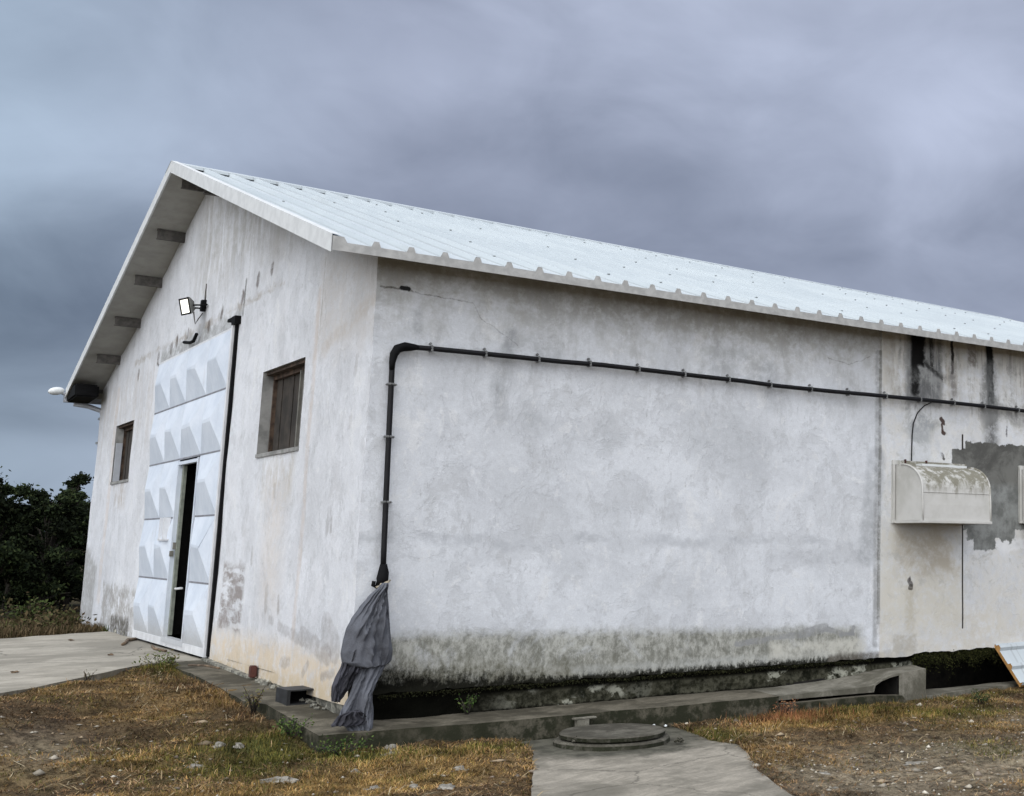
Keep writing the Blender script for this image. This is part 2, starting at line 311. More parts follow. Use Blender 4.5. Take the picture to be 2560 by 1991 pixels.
def door_mat():
    m, T, b = newmat('old_door_paint'); x, y, z = T.sep(T.obj)
    n1 = T.noise(T.obj, 2.2, 6, .7); n2 = T.noise(T.comb(x, y * 14.0, z * 1.2), 2.0, 6, .75); n3 = T.noise(T.obj, 30, 5, .75)
    c = T.mix(T.ramp(n1, .35, .65), (.50, .55, .625), (.60, .645, .715))
    c = T.mix(T.ramp(n2, .56, .70) * .30, c, (.36, .36, .36))
    c = T.mix(T.ramp(z + (n3 - .5) * .5, .02, .30, .45, 0.0), c, (.34, .31, .26))
    c = T.mix(T.ramp(n3, .64, .70) * T.ramp(z, 1.6, .3) * .6, c, (.22, .14, .10))
    T.put(b.inputs['Base Color'], c); b.inputs['Roughness'].default_value = .5; b.inputs['Specular IOR Level'].default_value = .3
    bump(T, b, n1 * 1.0 + n3 * .1, .35, .02); return m
M['door'] = door_mat()
M['doorframe'] = simple('door_frame_paint', (.66, .67, .69), .5, var=.08, scale=7, bmp=.05)
M['black'] = simple('black_rubber', (.004, .004, .005), .8, var=.3, spec=.15)
M['pipe'] = simple('black_pipe', (.005, .005, .007), .55, var=.3, scale=20, spec=.25)
M['clip'] = simple('zinc_clip', (.25, .255, .255), .5, metal=.3, var=.25)
M['shutter'] = simple('dark_boards', (.042, .034, .027), .85, var=.3, scale=6)
M['timber'] = simple('rough_timber', (.10, .065, .045), .85, var=.4, scale=9)
M['mull'] = simple('window_bar', (.17, .165, .145), .7)
M['leafedge'] = simple('leaf_green_grey', (.23, .25, .21), .6, var=.2); M['leaf'] = simple('leaf_in_shade', (.010, .010, .010), .9, spec=.05)  # leaf face near black, shade of the unlit inside painted in
M['rust'] = simple('brown_brick', (.09, .03, .022), .8, var=.3)
M['foam'] = simple('orange_foam', (.50, .27, .09), .9, var=.2, scale=20)
M['whitepl'] = simple('white_plastic', (.60, .62, .62), .4, var=.03, bmp=0)
M['greypipe'] = simple('grey_pvc', (.40, .42, .46), .5, var=.05, bmp=0)
M['wood'] = simple('old_wood', (.20, .14, .09), .85, var=.35, scale=12)
M['soil_shade'] = simple('dark_soil_and_shade', (.014, .012, .009), .95, var=.4)
M['stone'] = simple('pale_stone', (.33, .31, .27), .9, var=.32, scale=9, bmp=.5)
M['twine'] = simple('twine', (.42, .36, .27), .9, var=.2)

def hood_mat():
    m, T, b = newmat('weathered_fibreglass')
    x, y, z = T.sep(T.obj)
    c = T.mix(T.ramp(T.noise(T.obj, 4, 4, .6), .35, .65), (.43, .425, .40), (.50, .495, .475))
    n = T.noise(T.comb(x * 9.0, y * 3.0, z * 2.5), 1.5, 6, .7) - .5; n2 = T.noise(T.obj, 14, 5, .7)
    mm = T.ramp(z + n * .42, .27, .43) * T.ramp(n2, .34, .54) * T.ramp(x, .02, .12)
    c = T.mix(mm * .9, c, (.14, .13, .09))
    T.put(b.inputs['Base Color'], c); b.inputs['Roughness'].default_value = .7
    bump(T, b, n2, .15, .004); return m
M['hood'] = hood_mat()
def concrete(name, a, bcol, dark, scale=1.0, moss=0.0):
    m, T, b = newmat(name)
    g = T.n.new('ShaderNodeNewGeometry'); nx, ny, nz = T.sep(g.outputs['Normal'])
    n1 = T.noise(T.obj, 1.6 * scale, 6, .65, .3); n2 = T.noise(T.obj, 7 * scale, 6, .7); n3 = T.noise(T.obj, 60, 4, .7)
    x, y, z = T.sep(T.obj)
    sw = T.noise(T.comb(x * 1.0 + y * .4, y * 4.0 - x * 1.5, 0.0), 3.0, 6, .65, .8)
    c = T.mix(T.ramp(n2 * .5 + n1 * .5, .38, .62), bcol, a)
    c = T.mix(T.ramp(sw, .42, .6) * .35, c, dark)
    c = T.mix(T.ramp(n1, .55, .42) * .6, c, dark)
    c = T.mix(T.ramp(n3, .35, .7, .3, 0.0), c, dark)
    if moss:
        side = T.ramp(nz, .7, .2); 
        c = T.mix(side * T.ramp(n2, .44, .62, 1.0, .45) * moss, c, (.016, .018, .009))
    if name == 'pad_concrete':
        ex = x - 1.6; ey = y + .9; rr = T.math('SQRT', ex * ex + ey * ey) + (n2 - .5) * .5
        wet = T.ramp(rr, .55, .85, 1.0, 0.0).max(T.ramp(y + (n2 - .5) * .5, -1.15, -.85) * T.ramp(x, 1.5, 1.9)).max(T.ramp(y + (n2 - .5) * .3, -.85, -.6))
        c = T.mix(wet * .88, c, T.mix(T.ramp(n2, .4, .6), (.022, .023, .016), (.080, .078, .060)))
    if name in ('pad_concrete', 'drive_concrete'):
        cr = T.voronoi(T.comb(x + (n2 - .5) * .25, y + (n1 - .5) * .5, 0.0), .75, 'DISTANCE_TO_EDGE', 0)
        c = T.mix(T.ramp(cr, .002, .008, .6, 0.0), c, (.06, .055, .045))
    c = T.mix(T.ramp(T.noise(T.obj, 36, 6, .8), .34, .66, .30, 0.0, False), c, dark)
    T.put(b.inputs['Base Color'], c); b.inputs['Roughness'].default_value = .9; b.inputs['Specular IOR Level'].default_value = .2
    bump(T, b, n2 * .8 + n3 * .35 + sw * .5, .6, .012); return m
M['apron'] = concrete('apron_concrete', (.19, .17, .132), (.105, .094, .070), (.036, .032, .022), 1.3, 1.0)
M['pad'] = concrete('pad_concrete', (.38, .345, .29), (.235, .215, .18), (.115, .106, .085), .8, .9)
M['drive'] = concrete('drive_concrete', (.45, .415, .355), (.34, .315, .265), (.19, .175, .145), .5, .5)
M['hump'] = concrete('hump_concrete', (.27, .255, .215), (.15, .142, .115), (.075, .07, .053), 1.6, .15)
M['lid'] = concrete('lid_concrete', (.155, .145, .12), (.09, .084, .068), (.035, .032, .024), 2, 1.0)
def footing_mat():
    m, T, b = newmat('mossy_footing')
    n1 = T.noise(T.obj, 5, 6, .7); n2 = T.noise(T.obj, 22, 5, .7)
    x, y, z = T.sep(T.obj)
    cell = T.n.new('ShaderNodeTexVoronoi'); cell.inputs['Scale'].default_value = 5.0; T.put(cell.inputs['Vector'], T.comb(x * .8 + (n1 - .5) * .5, 0.0, z * 1.2 + (n1 - .5) * .4))
    cr = T.sep(V(T, cell.outputs[1]))[0]
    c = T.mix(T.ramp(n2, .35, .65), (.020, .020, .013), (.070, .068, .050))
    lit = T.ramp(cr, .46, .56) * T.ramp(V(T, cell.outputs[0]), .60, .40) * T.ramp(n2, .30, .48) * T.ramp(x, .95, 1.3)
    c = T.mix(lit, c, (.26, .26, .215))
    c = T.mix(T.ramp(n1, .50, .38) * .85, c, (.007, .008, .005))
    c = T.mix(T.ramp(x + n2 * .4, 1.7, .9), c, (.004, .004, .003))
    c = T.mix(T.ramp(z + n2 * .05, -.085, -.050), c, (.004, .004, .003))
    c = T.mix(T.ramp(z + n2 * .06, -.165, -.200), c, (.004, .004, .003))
    T.put(b.inputs['Base Color'], c); b.inputs['Roughness'].default_value = .95; b.inputs['Specular IOR Level'].default_value = .02
    bump(T, b, n2, .6, .02); return m
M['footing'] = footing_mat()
M['rubble'] = simple('pale_rubble', (.34, .33, .28), .9, var=.4, scale=14, bmp=.6)
def tarp_mat():
    m, T, b = newmat('grey_woven_tarp')
    n1 = T.noise(T.obj, 7, 5, .6); n2 = T.noise(T.obj, 160, 3, .6)
    c = T.mix(T.ramp(n1, .35, .65), (.040, .043, .053), (.082, .088, .106))
    c = T.mix(T.ramp(n2, .3, .7) * .3, c, (.125, .130, .150))
    T.put(b.inputs['Base Color'], c); b.inputs['Roughness'].default_value = .75
    bump(T, b, n1 * 1.0 + n2 * .25, .5, .02); return m
M['tarp'] = tarp_mat()
def vcol_mat(name, rough=.95, fine=0, bmp=0.0, spec=.1, trans=False):
    m, T, b = newmat(name)
    a = T.n.new('ShaderNodeVertexColor'); a.layer_name = 'col'
    c = V(T, a.outputs[0])
    if fine:
        n = T.noise(T.obj, 30, 6, .75); n2 = T.noise(T.obj, 9, 5, .7); n3 = T.noise(T.obj, 110, 3, .6)
        k = n * .8 + n2 * 1.0 + n3 * .4
        c = T.mix(1.0, c, T.mix(T.ramp(k, .86, 1.34), (.30, .28, .26), (1.75, 1.7, 1.6)), 'MULTIPLY')
        bump(T, b, n * 1.0 + n2 * .8 + n3 * .4, bmp, .03)
    T.put(b.inputs['Base Color'], c); b.inputs['Roughness'].default_value = rough; b.inputs['Specular IOR Level'].default_value = spec
    return m
M['ground'] = vcol_mat('earth', fine=1, bmp=.8)
M['blades'] = vcol_mat('grass_blades')
M['foliage'] = vcol_mat('foliage')
def leaf_mat(name, a, bb):
    m, T, b = newmat(name)
    T.put(b.inputs['Base Color'], T.mix(T.ramp(T.noise(T.obj, 1.6, 4, .7), .35, .65), a, bb)); b.inputs['Roughness'].default_value = .8; b.inputs['Specular IOR Level'].default_value = .15
    return m
M['bark'] = simple('bark', (.05, .042, .034), .9, var=.3)

# ------------------------------------------------------------------ mesh helpers
class MB:
    def __init__(s): s.v = []; s.f = []; s.m = []
    def add(s, vs, fs, mi=0):
        o = len(s.v); s.v += [tuple(v) for v in vs]; s.f += [tuple(i + o for i in f) for f in fs]; s.m += [mi] * len(fs); return s
    def box(s, x0, x1, y0, y1, z0, z1, mi=0, M4=None):
        vs = [Vector((x, y, z)) for z in (z0, z1) for y in (y0, y1) for x in (x0, x1)]
        if M4 is not None: vs = [M4 @ v for v in vs]
        return s.add(vs, [(0, 2, 3, 1), (4, 5, 7, 6), (0, 1, 5, 4), (1, 3, 7, 5), (3, 2, 6, 7), (2, 0, 4, 6)], mi)
    def prism(s, poly, fn, a, b, mi=0, cap=True):
        """poly of (p,q); fn(p,q,r)->xyz; extruded r=a..b"""
        n = len(poly); vs = [fn(p, q, a) for p, q in poly] + [fn(p, q, b) for p, q in poly]
        fs = [(i, (i + 1) % n, n + (i + 1) % n, n + i) for i in range(n)]
        if cap: fs += [tuple(range(n))[::-1], tuple(range(n, 2 * n))]
        return s.add(vs, fs, mi)
    def tube(s, pts, r, k=8, mi=0, cap=True):
        pts = [Vector(p) for p in pts]; rs = r if isinstance(r, (list, tuple)) else [r] * len(pts)
        vs = []; prev = None
        for i, p in enumerate(pts):
            d = (pts[min(i + 1, len(pts) - 1)] - pts[max(i - 1, 0)]).normalized()
            if prev is None: a = d.orthogonal().normalized()
            else: a = (prev - d * prev.dot(d)).normalized()
            prev = a; b = d.cross(a)
            vs += [p + (a * math.cos(2 * math.pi * j / k) + b * math.sin(2 * math.pi * j / k)) * rs[i] for j in range(k)]
        fs = [(i * k + j, i * k + (j + 1) % k, (i + 1) * k + (j + 1) % k, (i + 1) * k + j) for i in range(len(pts) - 1) for j in range(k)]
        if cap: fs += [tuple(range(k))[::-1], tuple(range((len(pts) - 1) * k, len(pts) * k))]
        return s.add(vs, fs, mi)
    def lathe(s, prof, c, k=48, mi=0, jit=0):
        vs = []
        for r, z in prof:
            for j in range(k):
                a = 2 * math.pi * j / k; rr = r + (mn.noise(Vector((math.cos(a) * 3, math.sin(a) * 3, z * 9))) * jit if r > .02 else 0)
                vs.append((c[0] + rr * math.cos(a), c[1] + rr * math.sin(a), c[2] + z))
        n = len(prof)
        fs = [(i * k + j, i * k + (j + 1) % k, (i + 1) * k + (j + 1) % k, (i + 1) * k + j) for i in range(n - 1) for j in range(k)]
        return s.add(vs, fs, mi)
    def obj(s, name, mats, parent=None, smooth=False, bevel=0.0, fix=True):
        me = bpy.data.meshes.new(name); me.from_pydata(s.v, [], s.f)
        if not isinstance(mats, (list, tuple)): mats = [mats]
        for m in mats: me.materials.append(m)
        if len(mats) > 1: me.polygons.foreach_set('material_index', s.m)
        if fix or bevel:
            bm = bmesh.new(); bm.from_mesh(me)
            if bevel:
                bmesh.ops.remove_doubles(bm, verts=bm.verts, dist=1e-5)
                es = [e for e in bm.edges if len(e.link_faces) == 2 and e.calc_face_angle(0) > .5]
                bmesh.ops.bevel(bm, geom=es, offset=bevel, segments=2, affect='EDGES', clamp_overlap=True)
            bmesh.ops.recalc_face_normals(bm, faces=bm.faces); bm.to_mesh(me); bm.free()
        if smooth: me.polygons.foreach_set('use_smooth', [True] * len(me.polygons))
        me.update()
        o = bpy.data.objects.new(name, me); COL.objects.link(o)
        if parent: o.parent = parent
        return o
def tag(o, label=None, cat=None, group=None, kind=None):
    if label: o['label'] = label
    if cat: o['category'] = cat
    if group: o['group'] = group
    if kind: o['kind'] = kind
    return o
def thing(name, loc, label, cat, group=None):
    o = bpy.data.objects.new(name, None); o.empty_display_size = .2; o.location = loc; COL.objects.link(o)
    return tag(o, label, cat, group)
def rel(o, root):
    """a part meshed in world coordinates: keep it where it is under its thing"""
    o.parent = root; o.matrix_parent_inverse = Matrix.Translation(root.location).inverted(); return o

# numpy value noise
_P = rng.random((256, 256))
def vn(x, y):
    xi = np.floor(x).astype(int); yi = np.floor(y).astype(int); fx = x - xi; fy = y - yi
    fx = fx * fx * (3 - 2 * fx); fy = fy * fy * (3 - 2 * fy)
    a = _P[xi % 256, yi % 256]; b = _P[(xi + 1) % 256, yi % 256]; c = _P[xi % 256, (yi + 1) % 256]; d = _P[(xi + 1) % 256, (yi + 1) % 256]
    return a * (1 - fx) * (1 - fy) + b * fx * (1 - fy) + c * (1 - fx) * fy + d * fx * fy
def fbm(x, y, o=4):
    s = 0; a = .5; t_ = 0
    for i in range(o): s = s + a * vn(x * 2 ** i + 17.3 * i, y * 2 ** i + 5.1 * i); t_ += a; a *= .5
    return s / t_

# ------------------------------------------------------------------ terrain
CP = np.array([(-.3, -.5, -.355), (.8, -.6, -.35), (2, -.7, -.385), (3, -.8, -.385), (4.5, -.8, -.385), (5.5, -.6, -.41), (7, -.3, -.41), (9, -.5, -.42), (12, -.5, -.45),
    (-3, -9.7, -.45), (3, -9, -.45), (8, -6, -.45), (0, -4, -.43), (3, -3, -.42), (5, -2, -.42), (1, -2, -.42), (-.5, -1.2, -.40), (-1, -.7, -.39),
    (-.5, .3, -.29), (-.42, .75, -.235), (-.47, 1.2, -.185), (-.45, 2.2, -.135), (-.45, 3.3, -.125), (-1.8, 2.2, -.085), (-.67, 3.96, -.085), (-1, 3, -.12), (-1.3,2.8,-.09), (-2.6, 1.1, -.09), (-4, -.9, -.09), (-1.9,2.0,-.09), (-1.1, 1.4, -.22), (-1.4, .4, -.31), (-2.2, -.6, -.38), (-3.5, -3, -.44), (-3, 3, -.11), (-2, 5, -.11), (-5, 2, -.11),
    (-1, 6, -.11), (-.5, 8, -.11), (-1.2, 8.8, -.11), (-.2, 9.5, -.12), (-6, 5.7, -.11), (0, 12, -.16), (-3, 14, -.35), (-2, 10.5, -.16), (-6, 20, -.9), (0, 18, -.6), (3, 20, -.7), (-10, 10, -.3), (-10, -5, -.3),
    (5, 3, -.5), (5, 8, -.5), (10, 3, -.5), (10, 10, -.5), (0, 30, -1.2), (-12, 40, -2), (10, 40, -1.4), (40, 40, -1.5), (40, 0, -.8), (-40, 0, -.8), (0, -40, -.6), (40, -40, -.8), (-40, -40, -.8), (-40, 40, -2)])
def height(x, y):
    x = np.asarray(x, float); y = np.asarray(y, float); sh = x.shape; X = x.ravel(); Y = y.ravel(); out = np.zeros_like(X)
    for i in range(0, len(X), 20000):
        d2 = (X[i:i + 20000, None] - CP[None, :, 0]) ** 2 + (Y[i:i + 20000, None] - CP[None, :, 1]) ** 2 + .02
        wt = d2 ** -1.75; out[i:i + 20000] = (wt * CP[None, :, 2]).sum(1) / wt.sum(1)
    return out.reshape(sh)
def hfull(x, y):
    near = np.clip(1.5 - np.hypot(x - 1.5, y + 1) / 14, 0, 1)
    return height(x, y) + ((fbm(x * 2.2, y * 2.2) - .5) * .05 + (fbm(x * 7 + 3, y * 7) - .5) * .060) * near + (fbm(x * .06, y * .06) - .5) * .5 * np.clip((np.hypot(x, y) - 20) / 20, 0, 1)
def G(x, y): return float(hfull(np.array([x]), np.array([y]))[0])
def gs(x, y, cx, cy, sx, sy, rot=0.0):
    c, s = math.cos(rot), math.sin(rot); dx = x - cx; dy = y - cy
    return np.exp(-(((dx * c + dy * s) / sx) ** 2 + ((-dx * s + dy * c) / sy) ** 2))
def ground_zones(x, y):
    """0..1 weights: green, straw, earth, gravel"""
    n = fbm(x * 1.3 + 40, y * 1.3 + 11, 5); n2 = fbm(x * 4 + 9, y * 4 + 80, 4)
    green = .55 * gs(x, y, -.55, -.15, .35, .55) + 1.0 * gs(x, y, -.15, -.62, .35, .16) + .9 * gs(x, y, -.45, 4.0, .25, .6) + .5 * gs(x, y, .6, -.9, .5, .12) + -.0 + .16 * np.clip((fbm(x * 2.1 + 70, y * 2.1 + 3, 4) - .52) * 6, 0, 1) + .55 * gs(x, y, -.8, -.3, .5, .6) \
        + .8 * gs(x, y, 3.9, -.75, .7, .22, -.1) + .7 * gs(x, y, 4.6, -1.3, .6, .25) + .7 * gs(x, y, 3.5, -3.0, .4, .5) + .6 * gs(x, y, 5.8, -.55, 1.1, .16) + .8 * gs(x, y, 1, 12, 12, 3) * (n > .5) + 1.1 * gs(x, y, 2.25, -1.2, .2, .3)
    straw = 1.0 * gs(x, y, 3.2, -1.05, .8, .30, -.15) + .9 * gs(x, y, 3.9, -1.1, .8, .2) + .55 * np.clip((n - .40) * 5, 0, 1) + .8 * gs(x, y, -.1, -1.2, 1.1, .6) + .6 * gs(x, y, -.9, .1, .6, .8) + .55 * gs(x, y, .4, -1.0, .5, .2) + .5 * gs(x, y, -.6, -1.5, 1.2, .5)
    gravel = 1.2 * gs(x, y, 3.6, -3.6, 1.6, .9, -.7) + .8 * gs(x, y, 5.2, -2.4, .9, .8) + .65 * gs(x, y, -1.75, .45, .35, .6) + .8 * gs(x, y, 2.0, -3.6, .5, 1)
    green = np.clip(green * (.35 + 1.3 * n2), 0, 1.2); straw = np.clip(straw * (.4 + 1.2 * n), 0, 1.1); gravel = np.clip(gravel * (.5 + n), 0, 1)
    return green, straw, gravel, n, n2
def mixc(a, b, t_): return a * (1 - t_[..., None]) + np.array(b) * t_[..., None]

fx = np.concatenate([[-600, -250, -120, -60, -35, -22, -14, -10, -7.5], np.arange(-6, -3.2, .25), np.arange(-3.2, 7.6, .045), np.arange(7.7, 12, .3), [14, 18, 25, 40, 70, 130, 260, 600]])
fy = np.concatenate([[-600, -250, -120, -60, -35, -22, -14, -11, -9, -7.5, -6.3], np.arange(-5.6, 2.6, .045), np.arange(2.6, 18, .2), [18.6, 20, 22, 25, 29, 34, 40, 50, 70, 110, 200, 600]])
XX, YY = np.meshgrid(fx, fy); ZZ = hfull(XX, YY)
# keep the earth below the slabs
inb = (XX > .05) & (YY > .05) & (XX < 12.1) & (YY < 11.8); ZZ = np.where(inb, np.minimum(ZZ, -.55), ZZ)
def _pin(x, y, poly):
    c = np.zeros(x.shape, bool); j = len(poly) - 1
    for i in range(len(poly)):
        xi, yi = poly[i]; xj, yj = poly[j]; c ^= ((yi > y) != (yj > y)) & (x < (xj - xi) * (y - yi) / (yj - yi + 1e-12) + xi); j = i
    return c
_pp = [(1.08, -.3), (.92, -1.0), (.67, -1.6), (.31, -2.35), (-.8, -4.6), (-.3, -6.0), (2.3, -5.8), (1.65, -3.35), (1.90, -2.55), (2.21, -1.95), (2.31, -1.62), (2.23, -1.30), (2.31, -1.05), (2.40, -.3)]
ZZ = np.where(_pin(XX, YY, _pp), np.minimum(ZZ, -.412 + .004 * YY), ZZ)
_pd = [(.0, 4.45), (.0, 9.3), (-1.2, 8.6), (-6, 5.5), (-11.5, 2.2), (-11.5, -6.5), (-4.85, -1.6), (-1.85, 2.45), (-.7, 4.15)]
ZZ = np.where(_pin(XX, YY, _pd), np.minimum(ZZ, -.14), ZZ)
gr, stw, gv, n, n2 = ground_zones(XX, YY)
colr = np.zeros(XX.shape + (3,)) + np.array((.062, .045, .028))
colr = mixc(colr, (.115, .085, .050), np.clip((n - .35) * 2.5, 0, 1)); colr = mixc(colr, (.055, .038, .026), np.clip((.47 - n2) * 5, 0, .8))
colr = mixc(colr, (.17, .115, .05), np.clip(stw, 0, 1) * .8); colr = mixc(colr, (.065, .075, .024), np.clip(gr, 0, 1) * .85)
colr = mixc(colr, (.20, .172, .13), np.clip(gv, 0, 1) * .9)
far = np.clip((YY - 8.7) / 1.5, 0, 1); colr = mixc(colr, (.040, .034, .016), far * .9)
dk = gs(XX, YY, 2.8, -.62, 3.4, .14) * .65; colr = mixc(colr, (.028, .026, .018), np.clip(dk, 0, 1))
nx_, ny_ = len(fx), len(fy)
idx = np.arange(nx_ * ny_).reshape(ny_, nx_)
quads = np.stack([idx[:-1, :-1], idx[:-1, 1:], idx[1:, 1:], idx[1:, :-1]], -1).reshape(-1, 4)
def np_mesh(name, verts, faces_flat, counts, mat, cols=None, smooth=False):
    me = bpy.data.meshes.new(name); me.vertices.add(len(verts)); me.vertices.foreach_set('co', np.asarray(verts, np.float32).ravel())
    me.loops.add(len(faces_flat)); me.loops.foreach_set('vertex_index', np.asarray(faces_flat, np.int32))
    me.polygons.add(len(counts)); st = np.concatenate([[0], np.cumsum(counts)[:-1]]).astype(np.int32)
    me.polygons.foreach_set('loop_start', st); me.polygons.foreach_set('loop_total', np.asarray(counts, np.int32))
    if smooth: me.polygons.foreach_set('use_smooth', np.ones(len(counts), bool))
    me.update(calc_edges=True)
    if cols is not None:
        a = me.color_attributes.new('col', 'FLOAT_COLOR', 'POINT'); c4 = np.ones((len(verts), 4), np.float32); c4[:, :3] = cols; a.data.foreach_set('color', c4.ravel())
    me.materials.append(mat); me.validate()
    o = bpy.data.objects.new(name, me); COL.objects.link(o); return o
gobj = np_mesh('ground', np.stack([XX, YY, ZZ], -1).reshape(-1, 3), quads.ravel(), np.full(len(quads), 4), M['ground'], colr.reshape(-1, 3), True)
tag(gobj, kind='structure')

def slab(name, poly, top, bot, mat, bevel=.01, sub=.12, jit=.006):
    """poly (x,y) ccw; top: function z; triangulated fill with real edges"""
    bm = bmesh.new(); n_ = len(poly); pts = []
    for i in range(n_):
        a = Vector(poly[i]); b = Vector(poly[(i + 1) % n_]); k = max(1, int((b - a).length / sub))
        nrm = Vector((-(b - a).y, (b - a).x)).normalized() if (b - a).length > 0 else Vector((0, 0))
        for j in range(k):
            p = a.lerp(b, j / k)
            if j: p = p + nrm * mn.noise(Vector((p.x * 4, p.y * 4, 2))) * jit * 2
            pts.append(p)
    vs = [bm.verts.new((p.x, p.y, 0)) for p in pts]; f = bm.faces.new(vs)
    bmesh.ops.triangulate(bm, faces=[f])
    tops = [v for v in bm.verts]
    x0 = min(p.x for p in pts); x1 = max(p.x for p in pts); y0 = min(p.y for p in pts); y1 = max(p.y for p in pts)
    for k in range(1, int((x1 - x0) / .4)):
        g = list(bm.verts) + list(bm.edges) + list(bm.faces); bmesh.ops.bisect_plane(bm, geom=g, plane_co=(x0 + k * .4, 0, 0), plane_no=(1, 0, 0))
    for k in range(1, int((y1 - y0) / .4)):
        g = list(bm.verts) + list(bm.edges) + list(bm.faces); bmesh.ops.bisect_plane(bm, geom=g, plane_co=(0, y0 + k * .4, 0), plane_no=(0, 1, 0))
    base = list(bm.faces)
    ret = bmesh.ops.extrude_face_region(bm, geom=base)
    for v in bm.verts: v.co.z = bot(v.co.x, v.co.y)
    for v in [g for g in ret['geom'] if isinstance(g, bmesh.types.BMVert)]: v.co.z = top(v.co.x, v.co.y) + mn.noise(Vector((v.co.x * 3, v.co.y * 3, 0))) * jit
    bmesh.ops.recalc_face_normals(bm, faces=bm.faces)
    me = bpy.data.meshes.new(name); bm.to_mesh(me); bm.free(); me.materials.append(mat)
    o = bpy.data.objects.new(name, me); COL.objects.link(o); return tag(o, kind='structure')

# driveway in front of the sliding door
slab('driveway', [(-.01, 4.30), (-.01, 9.5), (-.18, 9.43), (-1.2, 8.78), (-3.2, 7.55), (-6, 5.7), (-12, 2.2), (-12, -7), (-4.8, -2.0), (-1.8, 2.2), (-1.46, 2.65), (-.67, 3.96), (-.40, 4.25)],
     lambda x, y: -.068 + .02 * max(0, 1 + x / 1.5) * 0, lambda x, y: -.30, M['drive'])
# apron along the gable and the long wall
def apz(x, y):
    if y < .9: z = -.235 + .085 * max(0, (y + .36)) / 1.26
    elif y < 2: z = -.15 + .035 * (y - .9) / 1.1
    else: z = -.115 + .05 * (y - 2) / 2.3
    return z - .03 * max(0, min(1, (-x) / .4)) * (y > 1.2) * .5
slab('concrete_apron', [(.02, .9), (.02, 4.27), (-.36, 4.22), (-.33, 3.27), (-.355, 2.25), (-.375, 1.3), (-.30, .94)], apz, lambda x, y: -.5, M['apron'], sub=.2)
slab('concrete_apron', [(-.29, -.36), (.3, -.41), (.77, -.46), (1.83, -.465), (2.77, -.50), (3.38, -.47), (3.38, .10), (.02, .10), (.02, .893), (-.30, .933)],
     lambda x, y: (-.235 + .085 * max(0, (y + .36)) / 1.26) if x < .1 else -.222 - .014 * min(1, max(0, -y / .46)), lambda x, y: -.55, M['apron'], sub=.25)
# pale levelling strip by the threshold
MB().prism([(-.004, 2.55), (-.05, 2.56), (-.055, 4.25), (-.004, 4.25)], lambda p, q, r: (p, q, r + .045 * (q - 2.5) / 1.75 - .045), -.08, -.045).obj('threshold_strip', M['rubble'])
tag(bpy.data.objects['threshold_strip'], kind='structure')
# concrete pad round the manhole
slab('concrete_pad', [(1.08, -.47), (.93, -1.0), (.68, -1.6), (.33, -2.35), (-.7, -4.6), (-.2, -6.0), (2.0, -5.8), (1.47, -3.38), (1.78, -2.55), (2.10, -1.95), (2.24, -1.62), (2.20, -1.30), (2.26, -1.05), (2.35, -.49)],
     lambda x, y: -.392 - .004 * (-y), lambda x, y: -.6, M['pad'], sub=.15, jit=.009)
# strip slab beyond the pit
slab('kerb_strip', [(4.95, -.46), (5.6, -.30), (6.2, -.22), (7.2, -.16), (12.5, -.12), (12.5, .02), (6.2, .03), (5.5, .0), (5.0, .0)], lambda x, y: -.372, lambda x, y: -.6, M['hump'], sub=.15, jit=.012)

# ------------------------------------------------------------------ warehouse
Wd = 11.8417; YR = 5.92; OX = .42; OY = .28; LEN = 12.0
def roof_pan(x, y):     # upper surface of the pans
    t_ = (y + OY) / (YR + OY) if y <= YR else (2 * YR + OY - y) / (YR + OY)
    return 3.184 + t_ * (5.165 - .013 * (x - 1.5) - .03 - 3.184)
TH = .064
ware = thing('warehouse', (0, 0, 0), 'white rendered warehouse with stained walls, sliding metal door and white ribbed roof', 'building')
def disp(p, gable):
    x, y, z = p
    if gable:
        dx = mn.noise(Vector((3.1, y * 1.1, z * 1.1))) * .012 + mn.noise(Vector((7.1, y * 4, z * 4))) * .004
        dx += mn.noise(Vector((1, 0, z * 2.5))) * .014 * math.exp(-y / .12) + (-.012 if y < 1.455 else 0) + (-.012 if y > 10.5 else 0)
        dy = mn.noise(Vector((9, 0, z * 2.2))) * .018 * math.exp(-y / .12)
        return (x + dx, y + dy, z)
    dy = mn.noise(Vector((x * 1.1, 5.5, z * 1.1))) * .012 + mn.noise(Vector((x * 4, 9, z * 4))) * .004
    f = math.exp(-x / .12)
    dy = dy * (1 - f) + mn.noise(Vector((9, 0, z * 2.2))) * .018 * f - (.022 if x > 4.852 else 0)
    dx = (mn.noise(Vector((3.1, 0, z * 1.1))) * .012 + mn.noise(Vector((7.1, 0, z * 4))) * .004 + mn.noise(Vector((1, 0, z * 2.5))) * .014 - .012) * f
    return (x + dx, y + dy, z)
def breaks(lo, hi, step, extra):
    b = sorted(set([round(lo, 4), round(hi, 4)] + [round(e, 4) for e in extra if lo < e < hi])); o = []
    for a, c in zip(b[:-1], b[1:]):
        k = max(1, round((c - a) / step)); o += [a + (c - a) * i / k for i in range(k)]
    return o + [hi]
OPEN = [(1.7467, 3.0664, 1.8465, 2.6103), (9.2614, 10.4734, 1.8465, 2.6103), (4.2, 7.84, -.1, 3.21)]
ZT = lambda x, y: roof_pan(x, y) - TH - .004
